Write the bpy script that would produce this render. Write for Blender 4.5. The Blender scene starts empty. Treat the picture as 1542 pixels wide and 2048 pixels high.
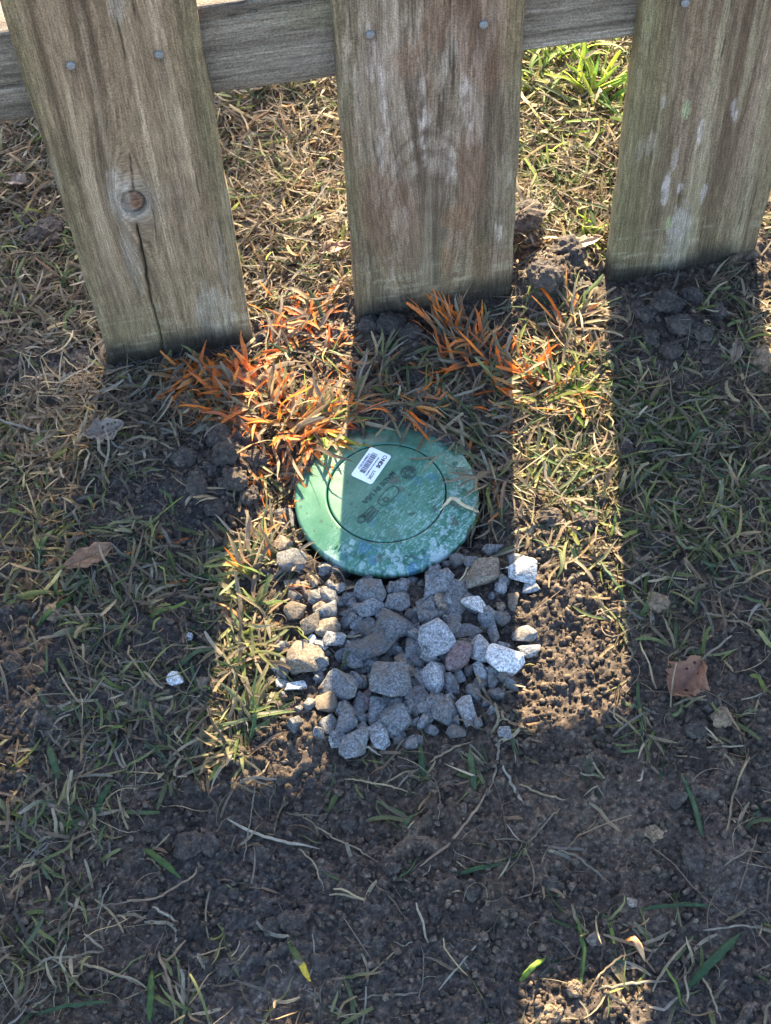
import bpy, bmesh, math, random
import numpy as np
from mathutils import Matrix, Vector
random.seed(7)
rng = np.random.default_rng(7)
R_ = math.radians
scene = bpy.context.scene
C = scene.collection

# ------------------------------------------------------------------ camera
F = 2960.0                       # focal length in photo pixels (photo 1542 x 2048)
CAM = np.array([0.0, -0.912, 1.047])
def cam_axes(yaw):
    d = np.array([(905 - 771) / F, (3000 - 1024) / F, 1.0]); d /= np.linalg.norm(d)
    up = -d
    fw = np.array([0, 0, 1.0]) - up * up[2]; fw /= np.linalg.norm(fw)
    rt = np.cross(fw, up)
    c, s = math.cos(yaw), math.sin(yaw)
    return np.stack([c * rt + s * fw, -s * rt + c * fw, up])
RM = cam_axes(R_(5.75))
cd = bpy.data.cameras.new('camera'); cam = bpy.data.objects.new('camera', cd); C.objects.link(cam)
M = np.eye(4); M[:3, 0] = RM[:, 0]; M[:3, 1] = -RM[:, 1]; M[:3, 2] = -RM[:, 2]; M[:3, 3] = CAM
cam.matrix_world = Matrix(M.tolist())
cd.sensor_fit = 'VERTICAL'; cd.sensor_height = 24.0; cd.lens = 24.0 * F / 2048
cd.clip_start = 0.05; cd.clip_end = 400
scene.camera = cam
scene.render.resolution_x = 771; scene.render.resolution_y = 1024

# ------------------------------------------------------------------ light
SUN_EL = R_(27.7)
sun_h = np.array([0.195, 1.0]); sun_h /= np.linalg.norm(sun_h)      # horizontal direction towards the sun
SUN = np.array([sun_h[0] * math.cos(SUN_EL), sun_h[1] * math.cos(SUN_EL), math.sin(SUN_EL)])
world = bpy.data.worlds.new('World'); scene.world = world; world.use_nodes = True
nt = world.node_tree; bg = nt.nodes['Background']
sky = nt.nodes.new('ShaderNodeTexSky'); sky.sky_type = 'NISHITA'; sky.sun_disc = False
sky.sun_elevation = SUN_EL; sky.sun_rotation = math.atan2(sun_h[0], sun_h[1])
sky.dust_density = 1.2; sky.air_density = 1.0; sky.ozone_density = 2.2
nt.links.new(sky.outputs[0], bg.inputs[0]); bg.inputs[1].default_value = 0.106
sl = bpy.data.lights.new('sun', 'SUN'); sl.energy = 5.0; sl.angle = R_(0.55); sl.color = (1.0, 0.81, 0.51)
so = bpy.data.objects.new('sun', sl); C.objects.link(so)
so.rotation_euler = Vector(SUN.tolist()).to_track_quat('Z', 'Y').to_euler(); so.location = (2, 6, 5)
vs = scene.view_settings; vs.view_transform = 'Standard'; vs.look = 'None'; vs.gamma = 1; vs.exposure = 3.15
try: vs.use_curve_mapping = False
except Exception: pass

# ------------------------------------------------------------------ helpers
SX, SY = 1 / 2270.0, 1 / (2270.0 * 0.83)        # metres per photo pixel on the ground near the lid
def slope(x, y=0.0):
    t = np.clip((np.asarray(y) + 0.25) / 0.23, 0, 1)
    return 0.036 * np.clip(np.asarray(x) - 0.15, -0.7, 0.7) * t * t * (3 - 2 * t)
def ray(px, py):
    return RM @ np.array([(px - 771) / F, (py - 1024) / F, 1.0])
def G(px, py, dz=0.0):
    """ground point seen at a spot of the photograph"""
    r = ray(px, py)
    t = (slope(0.15) + dz - CAM[2]) / r[2]
    for _ in range(4):
        p = CAM + r * t
        t = (slope(p[0], p[1]) + dz - CAM[2]) / r[2]
    return CAM + r * t
def FP(px, py, Y=0.0):
    r = ray(px, py); return CAM + r * ((Y - CAM[1]) / r[1])

_tab = rng.random((257, 257))
_tab[256, :] = _tab[0, :]; _tab[:, 256] = _tab[:, 0]
def vnoise(x, y, seed=0):
    x = np.asarray(x, float) + seed * 17.37; y = np.asarray(y, float) + seed * 9.71
    xi = np.floor(x).astype(int); yi = np.floor(y).astype(int)
    fx = x - xi; fy = y - yi; fx = fx * fx * (3 - 2 * fx); fy = fy * fy * (3 - 2 * fy)
    xi &= 255; yi &= 255
    a = _tab[xi, yi]; b = _tab[xi + 1, yi]; c = _tab[xi, yi + 1]; d = _tab[xi + 1, yi + 1]
    return (a * (1 - fx) + b * fx) * (1 - fy) + (c * (1 - fx) + d * fx) * fy
def fbm(x, y, seed=0, o=4):
    s = 0; a = 1; t = 0
    for k in range(o):
        s = s + a * vnoise(x * 2 ** k, y * 2 ** k, seed + k * 3); t += a; a *= 0.5
    return s / t
def sstep(a, b, x):
    t = np.clip((x - a) / (b - a), 0, 1); return t * t * (3 - 2 * t)
def mix(a, b, t): return a * (1 - t) + b * t

def tag(o, label=None, cat=None, group=None, kind=None):
    if label: o['label'] = label
    if cat: o['category'] = cat
    if group: o['group'] = group
    if kind: o['kind'] = kind
    return o
def empty(name, loc, rz=0.0):
    o = bpy.data.objects.new(name, None); C.objects.link(o); o.location = tuple(loc); o.rotation_euler = (0, 0, rz)
    o.empty_display_size = 0.02
    return o
def link(name, me, mat, parent=None):
    o = bpy.data.objects.new(name, me); C.objects.link(o)
    if mat is not None and len(me.materials) == 0: me.materials.append(mat)
    if parent is not None: o.parent = parent
    return o
def fast_mesh(name, V, Q, col=None, smooth=True):
    """V (n,3) points, Q (m,k) faces all of k corners, col (n,3) point colours"""
    V = np.asarray(V, np.float32); Q = np.asarray(Q, np.int32); k = Q.shape[1]
    me = bpy.data.meshes.new(name)
    me.vertices.add(len(V)); me.vertices.foreach_set('co', V.ravel())
    me.loops.add(Q.size); me.loops.foreach_set('vertex_index', Q.ravel())
    me.polygons.add(len(Q)); me.polygons.foreach_set('loop_start', np.arange(0, Q.size, k, dtype=np.int32))
    if smooth: me.polygons.foreach_set('use_smooth', np.ones(len(Q), bool))
    me.update(calc_edges=True)
    if col is not None:
        a = me.color_attributes.new('Col', 'FLOAT_COLOR', 'POINT')
        c4 = np.ones((len(V), 4), np.float32); c4[:, :3] = col
        a.data.foreach_set('color', c4.ravel())
    return me

# ------------------------------------------------------------------ materials
def new_mat(name):
    m = bpy.data.materials.new(name); m.use_nodes = True
    return m, m.node_tree, m.node_tree.nodes['Principled BSDF']
def N(t, typ, **kw):
    n = t.nodes.new(typ)
    for k, v in kw.items(): setattr(n, k, v)
    return n
def noise(t, vec, scale, detail=4, rough=0.6, out='Fac'):
    n = N(t, 'ShaderNodeTexNoise'); n.inputs['Scale'].default_value = scale
    n.inputs['Detail'].default_value = detail; n.inputs['Roughness'].default_value = rough
    if vec is not None: t.links.new(vec, n.inputs['Vector'])
    return n.outputs[out]
def ramp(t, fac, stops):
    n = N(t, 'ShaderNodeValToRGB'); cr = n.color_ramp
    while len(cr.elements) < len(stops): cr.elements.new(0.5)
    for e, (p, c) in zip(cr.elements, stops):
        e.position = p; e.color = (*c, 1) if len(c) == 3 else c
    t.links.new(fac, n.inputs[0]); return n.outputs[0]
def mixc(t, a, b, fac, mode='MIX'):
    n = N(t, 'ShaderNodeMix', data_type='RGBA', blend_type=mode)
    for s, v in ((6, a), (7, b)):
        if isinstance(v, tuple): n.inputs[s].default_value = (*v, 1)
        else: t.links.new(v, n.inputs[s])
    if isinstance(fac, (int, float)): n.inputs[0].default_value = fac
    else: t.links.new(fac, n.inputs[0])
    return n.outputs[2]
def bump(t, bs, h, strength, dist):
    b = N(t, 'ShaderNodeBump'); b.inputs['Strength'].default_value = strength; b.inputs['Distance'].default_value = dist
    t.links.new(h, b.inputs['Height']); t.links.new(b.outputs[0], bs.inputs['Normal'])

def soil_mat(name, dark, mid, light, attr=False):
    m, t, b = new_mat(name)
    tc = N(t, 'ShaderNodeTexCoord').outputs['Object']
    n1 = noise(t, tc, 260, 5, 0.7); n2 = noise(t, tc, 34, 4, 0.6); n3 = noise(t, tc, 900, 3, 0.6)
    c = ramp(t, n1, [(0.32, dark), (0.54, mid), (0.76, light)])
    c2 = ramp(t, n2, [(0.3, (0.62, 0.6, 0.62)), (0.72, (1.35, 1.25, 1.15))])
    c = mixc(t, c, c2, 0.8, 'MULTIPLY')
    c3 = ramp(t, n3, [(0.3, (0.7, 0.7, 0.7)), (0.75, (1.4, 1.4, 1.4))])
    c = mixc(t, c, c3, 0.7, 'MULTIPLY')
    if attr:
        a = N(t, 'ShaderNodeAttribute', attribute_name='Col')
        c = mixc(t, c, a.outputs['Color'], 1.0, 'MULTIPLY')
    t.links.new(c, b.inputs['Base Color'])
    b.inputs['Roughness'].default_value = 0.93; b.inputs['Specular IOR Level'].default_value = 0.25
    add = N(t, 'ShaderNodeMath', operation='ADD'); t.links.new(n1, add.inputs[0]); t.links.new(n3, add.inputs[1])
    bump(t, b, add.outputs[0], 0.55, 0.0016)
    return m
M_soil = soil_mat('soil', (0.019, 0.0157, 0.0132), (0.056, 0.0452, 0.0365), (0.160, 0.124, 0.094), attr=True)
M_clod = soil_mat('soil_clod', (0.022, 0.0185, 0.016), (0.058, 0.048, 0.041), (0.125, 0.102, 0.085))
M_clod_tan = soil_mat('soil_clod_tan', (0.09, 0.062, 0.04), (0.18, 0.13, 0.085), (0.30, 0.23, 0.16))

def blade_mat(name, trans):
    m, t, b = new_mat(name)
    a = N(t, 'ShaderNodeAttribute', attribute_name='Col').outputs['Color']
    tc = N(t, 'ShaderNodeTexCoord').outputs['Object']
    n1 = noise(t, tc, 420, 3, 0.6)
    v = ramp(t, n1, [(0.3, (0.68, 0.68, 0.68)), (0.7, (1.22, 1.2, 1.16))])
    c = mixc(t, a, v, 0.8, 'MULTIPLY')
    t.links.new(c, b.inputs['Base Color']); b.inputs['Roughness'].default_value = 0.6
    b.inputs['Specular IOR Level'].default_value = 0.35
    tr = N(t, 'ShaderNodeBsdfTranslucent'); t.links.new(c, tr.inputs['Color'])
    mx = N(t, 'ShaderNodeMixShader'); mx.inputs[0].default_value = trans
    t.links.new(b.outputs[0], mx.inputs[1]); t.links.new(tr.outputs[0], mx.inputs[2])
    t.links.new(mx.outputs[0], t.nodes['Material Output'].inputs['Surface'])
    return m
M_blade = blade_mat('grass_blade', 0.58)
M_straw = blade_mat('straw', 0.12)
M_leaf = blade_mat('dead_leaf', 0.15)

def wood_mat(name, axis):
    m, t, b = new_mat(name)
    a = N(t, 'ShaderNodeAttribute', attribute_name='Col').outputs['Color']
    g = N(t, 'ShaderNodeAttribute', attribute_name='grain').outputs['Vector']
    mp = N(t, 'ShaderNodeMapping'); t.links.new(g, mp.inputs[0]); mp.inputs['Scale'].default_value = (1, 1, 0.06)
    n1 = noise(t, mp.outputs[0], 900, 4, 0.65); n2 = noise(t, g, 700, 3, 0.6)
    mp2 = N(t, 'ShaderNodeMapping'); t.links.new(g, mp2.inputs[0]); mp2.inputs['Scale'].default_value = (1, 1, 0.03)
    n4 = noise(t, mp2.outputs[0], 260, 4, 0.6)
    v1 = ramp(t, n1, [(0.34, (0.55, 0.53, 0.51)), (0.66, (1.35, 1.35, 1.35))])
    v2 = ramp(t, n2, [(0.36, (0.62, 0.62, 0.61)), (0.66, (1.35, 1.35, 1.35))])
    v4 = ramp(t, n4, [(0.34, (0.70, 0.67, 0.64)), (0.64, (1.22, 1.22, 1.22))])
    c = mixc(t, a, v1, 0.85, 'MULTIPLY'); c = mixc(t, c, v2, 0.8, 'MULTIPLY'); c = mixc(t, c, v4, 0.7, 'MULTIPLY')
    t.links.new(c, b.inputs['Base Color']); b.inputs['Roughness'].default_value = 0.9
    b.inputs['Specular IOR Level'].default_value = 0.2
    add = N(t, 'ShaderNodeMath', operation='ADD'); t.links.new(n1, add.inputs[0]); t.links.new(n2, add.inputs[1])
    bump(t, b, add.outputs[0], 0.9, 0.0016)
    return m
M_wood = wood_mat('weathered_wood', 'Z')

def stone_mat(name, base, var, dirt=0.35):
    m, t, b = new_mat(name)
    tc = N(t, 'ShaderNodeTexCoord').outputs['Object']
    oi = N(t, 'ShaderNodeObjectInfo').outputs['Random']
    cb = N(t, 'ShaderNodeCombineXYZ'); t.links.new(oi, cb.inputs[0]); t.links.new(oi, cb.inputs[2])
    va = N(t, 'ShaderNodeVectorMath', operation='ADD'); t.links.new(tc, va.inputs[0]); t.links.new(cb.outputs[0], va.inputs[1])
    vv = va.outputs[0]
    n1 = noise(t, vv, 430, 3, 0.7); n2 = noise(t, vv, 900, 2, 0.5); n3 = noise(t, vv, 70, 4, 0.6)
    d = tuple(x * 0.45 for x in base); l = tuple(min(0.8, x * 1.5) for x in base)
    c = ramp(t, n1, [(0.36, d), (0.5, base), (0.64, l)])
    s = ramp(t, n2, [(0.36, (0.55, 0.55, 0.57)), (0.62, (1.25, 1.25, 1.25))]); c = mixc(t, c, s, 0.75, 'MULTIPLY')
    tone = ramp(t, oi, [(0.0, (0.78,) * 3), (1.0, (1.18,) * 3)]); c = mixc(t, c, tone, 1.0, 'MULTIPLY')
    dm = ramp(t, n3, [(0.46, (0, 0, 0)), (0.64, (dirt,) * 3)])
    c = mixc(t, c, (0.09, 0.068, 0.05), dm)
    t.links.new(c, b.inputs['Base Color']); b.inputs['Roughness'].default_value = 0.85
    b.inputs['Specular IOR Level'].default_value = 0.3
    bump(t, b, n1, 0.45, 0.0012)
    return m
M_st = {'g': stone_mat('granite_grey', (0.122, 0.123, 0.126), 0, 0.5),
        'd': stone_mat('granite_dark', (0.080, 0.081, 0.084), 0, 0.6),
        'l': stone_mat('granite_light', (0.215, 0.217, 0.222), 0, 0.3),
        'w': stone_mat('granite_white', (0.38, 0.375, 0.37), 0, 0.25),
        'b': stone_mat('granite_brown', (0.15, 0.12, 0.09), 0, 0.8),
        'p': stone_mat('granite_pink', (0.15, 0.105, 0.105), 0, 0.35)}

def plain(name, col, rough=0.5, metal=0.0, var=0.15, scale=300):
    m, t, b = new_mat(name)
    tc = N(t, 'ShaderNodeTexCoord').outputs['Object']
    n = noise(t, tc, scale, 4, 0.6)
    c = ramp(t, n, [(0.3, tuple(x * (1 - var) for x in col)), (0.7, tuple(min(1, x * (1 + var)) for x in col))])
    t.links.new(c, b.inputs['Base Color']); b.inputs['Roughness'].default_value = rough; b.inputs['Metallic'].default_value = metal
    return m
M_nail = plain('galvanised_nail', (0.17, 0.165, 0.16), 0.65, 0.1, 0.5, 700)
M_white = plain('label_paper', (0.70, 0.72, 0.78), 0.5, 0, 0.05)
M_ink = plain('label_ink', (0.03, 0.03, 0.035), 0.6)
M_letter = plain('moulded_letter', (0.025, 0.115, 0.068), 0.5, 0, 0.3, 700)
M_cap_mark = plain('grimy_moulding', (0.012, 0.045, 0.034), 0.6, 0, 0.4, 900)
M_pipe = plain('pipe_plastic', (0.015, 0.045, 0.035), 0.6)
def lid_material():
    m, t, b = new_mat('green_plastic')
    a = N(t, 'ShaderNodeAttribute', attribute_name='Col').outputs['Color']
    tc = N(t, 'ShaderNodeTexCoord').outputs['Object']
    n = noise(t, tc, 900, 3, 0.6)
    v = ramp(t, n, [(0.3, (0.82,) * 3), (0.7, (1.15,) * 3)])
    c = mixc(t, a, v, 0.8, 'MULTIPLY')
    t.links.new(c, b.inputs['Base Color']); b.inputs['Roughness'].default_value = 0.42
    n2 = noise(t, tc, 1500, 2, 0.5); bump(t, b, n2, 0.12, 0.0006)
    return m
M_lid = lid_material()

# ------------------------------------------------------------------ where things stand
LID = G(774, 1001); LID_R = 0.0785
LIDZ = float(slope(LID[0], LID[1])) + 0.003
def ell(px, py, rx, ry):
    p = G(px, py); d = abs(np.linalg.norm(G(px + 10, py) - G(px - 10, py))) / 20; e = np.linalg.norm(G(px, py + 10) - G(px, py - 10)) / 20
    return p[0], p[1], rx * d, ry * e
def blob(x, y, px, py, rx, ry, soft=0.6):
    cx, cy, a, b = ell(px, py, rx, ry)
    r = np.sqrt(((x - cx) / a) ** 2 + ((y - cy) / b) ** 2)
    return 1 - sstep(1 - soft, 1 + 0.25, r)
DENS = [  # photo spot, radii, grass cover
    (200, 830, 340, 170, 1.0), (430, 960, 120, 105, 0.02), (200, 1130, 300, 160, 0.45), (60, 1370, 130, 190, 0.12),
    (310, 1340, 210, 220, 0.45), (470, 1360, 60, 220, 0.4), (600, 1480, 130, 140, 0.02), (800, 790, 260, 100, 0.26),
    (1150, 850, 150, 270, 0.9), (1370, 930, 240, 260, 0.62), (1350, 640, 140, 120, 0.04), (1500, 700, 70, 220, 0.55),
    (1330, 1200, 210, 120, 0.42), (1150, 1330, 155, 205, 0.015), (1370, 1460, 260, 130, 0.13), (840, 1320, 230, 230, 0.0),
    (830, 1570, 300, 70, 0.14), (1200, 1630, 230, 130, 0.04), (560, 1800, 280, 200, 0.04), (130, 1640, 180, 120, 0.4),
    (130, 1930, 220, 130, 0.36), (900, 1960, 320, 130, 0.05), (1430, 1900, 160, 190, 0.16), (790, 690, 140, 75, 0.03), (820, 770, 60, 40, 0.08),
    (1110, 550, 120, 70, 0.08), (1290, 600, 60, 60, 0.2), (560, 1080, 60, 120, 0.3), (960, 1080, 80, 90, 0.25)]
def dens(x, y):
    d = np.where(y > 0.03, 1.0, 0.10) * np.ones_like(x)
    for (px, py, rx, ry, v) in DENS:
        w = blob(x, y, px, py, rx, ry); d = d * (1 - w) + v * w
    # behind the fence only the spots that lie there
    d = np.clip(d + (fbm(x * 28, y * 28, 5, 3) - 0.5) * 0.9 * sstep(0.02, 0.3, d), 0, 1.2)
    return d

# ------------------------------------------------------------------ ground
STEP = 0.0019
def axis(lo, hi, far):
    core = np.arange(lo, hi, STEP); out = []
    s = STEP; p = core[-1]
    while p < far: s *= 1.22; p += s; out.append(p)
    inn = []; s = STEP; p = lo
    while p > -far: s *= 1.22; p -= s; inn.append(p)
    return np.array(inn[::-1] + list(core) + out)
XL, XH, YL, YH = -0.42, 0.66, -0.78, 0.62
gx = axis(XL, XH, 40); gy = axis(YL, YH, 40)
GX, GY = np.meshgrid(gx, gy, indexing='ij')
core = sstep(0, 0.06, np.minimum(np.minimum(GX - XL, XH - GX), np.minimum(GY - YL, YH - GY)) + 0.06)
HZ = slope(GX, GY) + (fbm(GX * 8, GY * 8, 1, 3) - 0.5) * 0.016 + (fbm(GX * 35, GY * 35, 2, 3) - 0.5) * 0.007
HZ += (fbm(GX * 0.4, GY * 0.4, 21, 3) - 0.5) * 0.5 * sstep(1, 6, np.hypot(GX, GY))
for (px, py, rx, ry, h) in [(840, 1330, 190, 190, -0.006), (430, 955, 110, 90, 0.010), (775, 822, 190, 45, 0.016), (1100, 560, 80, 55, 0.022),
                            (1042, 470, 45, 40, 0.02), (1350, 640, 120, 100, 0.006), (1095, 885, 55, 35, -0.020), (1120, 800, 120, 60, 0.004),
                            (620, 1480, 110, 60, 0.003), (1140, 1420, 110, 90, -0.002), (800, 700, 130, 40, 0.004), (1300, 1830, 60, 50, 0.006),
                            (1450, 1740, 80, 90, 0.007), (560, 960, 60, 60, -0.004), (960, 1060, 60, 70, -0.008)]:
    HZ += blob(GX, GY, px, py, rx, ry, 0.8) * h
flat = np.zeros_like(HZ)
for q in [(1200, 1620, 190, 110), (1300, 1835, 50, 45), (1450, 1740, 70, 85), (520, 1990, 200, 60)]:
    flat = np.maximum(flat, blob(GX, GY, *q, 0.5))
# pull the picket feet to the level the fence stands in
DENSG = dens(GX, GY)
bare = 1 - np.clip(DENSG, 0, 1)
# crumbs: rounded grains of soil pressed into the surface
nx, ny = len(gx), len(gy); i0 = np.searchsorted(gx, XL); j0 = np.searchsorted(gy, YL)
base = HZ.copy(); HF = HZ.ravel().copy(); TONE = np.ones(HF.size)
def splat(n, rlo, rhi, prob_bare, up=0.7, wob=0.75):
    x = rng.uniform(XL, XH, n); y = rng.uniform(YL, YH, n)
    ci = ((x - XL) / STEP).astype(int) + i0; cj = ((y - YL) / STEP).astype(int) + j0
    keep = rng.random(n) < (0.25 + 0.75 * bare[ci, cj] ** prob_bare) * (1 - 0.55 * flat[ci, cj])
    x, y, ci, cj = x[keep], y[keep], ci[keep], cj[keep]; n = len(x)
    r = rlo + (rhi - rlo) * rng.random(n) ** 2.2
    k = int(math.ceil(rhi * 1.3 / STEP)); o = np.arange(-k, k + 1); OI, OJ = np.meshgrid(o, o, indexing='ij')
    I = ci[:, None] + OI.ravel()[None]; J = cj[:, None] + OJ.ravel()[None]
    dx = gx[I] - x[:, None]; dy = gy[J] - y[:, None]
    an = rng.uniform(0, 6.28, n)[:, None]; e = rng.uniform(0.6, 1.6, n)[:, None]
    ux = (dx * np.cos(an) + dy * np.sin(an)) * e; uy = (-dx * np.sin(an) + dy * np.cos(an)) / e
    th = np.arctan2(uy, ux); rr = np.hypot(ux, uy) / r[:, None]
    rr = rr * (1 + wob * 0.5 * np.sin(3 * th + an * 3) + wob * 0.4 * np.sin(5 * th + an * 7))
    h = np.sqrt(np.clip(1 - rr ** 2, 0, 1)) * r[:, None] * up * rng.uniform(0.6, 1.4, n)[:, None]
    z = base[ci, cj][:, None] + h - 0.25 * r[:, None]
    ok = (rr < 1) & (I > 0) & (I < nx - 1) & (J > 0) & (J < ny - 1)
    idx = (I * ny + J)[ok]; zz = z[ok]
    np.maximum.at(HF, idx, zz)
    tone = np.broadcast_to(rng.uniform(0.65, 1.45, n)[:, None], rr.shape)[ok]
    hit = zz >= HF[idx] - 1e-9
    TONE[idx[hit]] = tone[hit]
splat(700, 0.006, 0.016, 1.5, 0.75)
splat(4500, 0.003, 0.0065, 1.0, 0.9)
splat(60000, 0.0017, 0.0040, 0.8, 1.0)
HF = HF.reshape(nx, ny)
HF += ((fbm(GX * 230, GY * 230, 61, 3) - .5) * 0.0042 + (fbm(GX * 90, GY * 90, 63, 2) - .5) * 0.004) * core * (1 - .4 * flat)
HF += (rng.random(HF.shape) - 0.5) * 0.0012 * core * (1 - 0.5 * flat)
# hollow that takes the drain fitting, soil folded over its back edge
dl = np.hypot(GX - LID[0], GY - LID[1])
hole = 1 - sstep(LID_R + 0.000, LID_R + 0.007, dl)
back = sstep(0.0700, 0.0725, dl + 0.006 * (fbm(GX * 160, GY * 160, 9, 3) - 0.5)) * sstep(0.022, 0.036, GY - LID[1])
HF = np.where(hole > 0, mix(HF, np.minimum(HF, LIDZ - 0.020), hole * (1 - back)), HF)
HF = HF + back * (1 - sstep(LID_R, LID_R + 0.012, dl)) * np.clip(LIDZ + 0.0095 + .006 * (fbm(GX * 200, GY * 200, 19, 2) - .5) - HF, 0, 1)
TONE = TONE.reshape(nx, ny)
tcol = np.stack([TONE, TONE, TONE], -1)
# drier, browner soil lies in the dug strips, greyer where trodden
dry = np.clip(fbm(GX * 6, GY * 6, 31, 3) * 1.8 - 0.5, 0, 1)[..., None]
tcol = tcol * mix(np.array([0.92, 0.95, 1.05]), np.array([1.18, 1.05, 0.92]), dry)
tcol = tcol * (1 + 0.35 * flat[..., None])
# far lawn colour, where single blades are no longer built
far = sstep(0.05, 0.5, np.maximum(np.maximum(XL - GX, GX - XH), np.maximum(YL - GY, GY - YH)))[..., None]
tcol = mix(tcol, np.array([3.6, 3.4, 1.7]), far)
V = np.stack([GX, GY, HF], -1).reshape(-1, 3)
ii, jj = np.meshgrid(np.arange(nx - 1), np.arange(ny - 1), indexing='ij')
a = (ii * ny + jj).ravel(); Q = np.stack([a, a + ny, a + ny + 1, a + 1], 1)
ground = link('ground', fast_mesh('ground', V, Q, tcol.reshape(-1, 3)), M_soil)
tag(ground, 'dark crumbly bare soil of a dug-over lawn', kind='structure')

def height(x, y):
    x = np.asarray(x, float); y = np.asarray(y, float)
    i = np.clip(np.searchsorted(gx, x) - 1, 0, nx - 2); j = np.clip(np.searchsorted(gy, y) - 1, 0, ny - 2)
    fx = np.clip((x - gx[i]) / (gx[i + 1] - gx[i]), 0, 1); fy = np.clip((y - gy[j]) / (gy[j + 1] - gy[j]), 0, 1)
    return (HF[i, j] * (1 - fx) + HF[i + 1, j] * fx) * (1 - fy) + (HF[i, j + 1] * (1 - fx) + HF[i + 1, j + 1] * fx) * fy
def lid_top(x, y):
    r = np.hypot(x - LID[0], y - LID[1])
    z = LIDZ + np.where(r < 0.051, 0.0105, 0.0100 - 0.0065 * (r - 0.051) / 0.0265)
    return np.where(r < LID_R + 0.001, z, -9)
def top(x, y): return np.maximum(height(x, y), lid_top(x, y))

# ------------------------------------------------------------------ fence
PICKETS = [(-0.637, -0.5, -0.02), (-0.395, -0.255, -0.016), (-0.1555, -0.0205, -0.0130), (0.0780, 0.2235, -0.0010), (0.3160, 0.4560, 0.0050), (0.552, 0.692, 0.006), (0.79, 0.93, 0.008)]
THICK = 0.019
RAIL_Y0, RAIL_Y1, RAIL_Z0, RAIL_Z1 = 0.0195, 0.0575, 0.2690, 0.3500
NAILS = {'left': [(142, 130), (318, 108)], 'middle': [(740, 68), (967, 48)], 'right': [(1370, 5), (1530, -18)]}
fence = empty('picket_fence', (0, 0, 0))
tag(fence, 'weathered grey-brown wooden picket fence with green algae, nailed to a low rail', 'fence')
DARK = np.array([0.095, 0.068, 0.046]); MIDC = np.array([0.225, 0.170, 0.115]); LIGHT = np.array([0.36, 0.295, 0.215])
ALGAE = np.array([0.14, 0.13, 0.072]); GREYW = np.array([0.38, 0.36, 0.33])
KN = FP(268, 405)
def spots(u, v, pts, W):
    m = np.zeros_like(u)
    for (px, py, rw, rh, s) in pts:
        p = FP(px, py)
        d = np.hypot((u - p[0]) / (rw / 2350.0), (v - p[2]) / (rh / 1500.0)) + (fbm(u * 260, v * 120, int(px) % 50, 2) - 0.5) * 0.7
        m = np.maximum(m, s * (1 - sstep(0.75, 1.1, d)))
    return m
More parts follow.
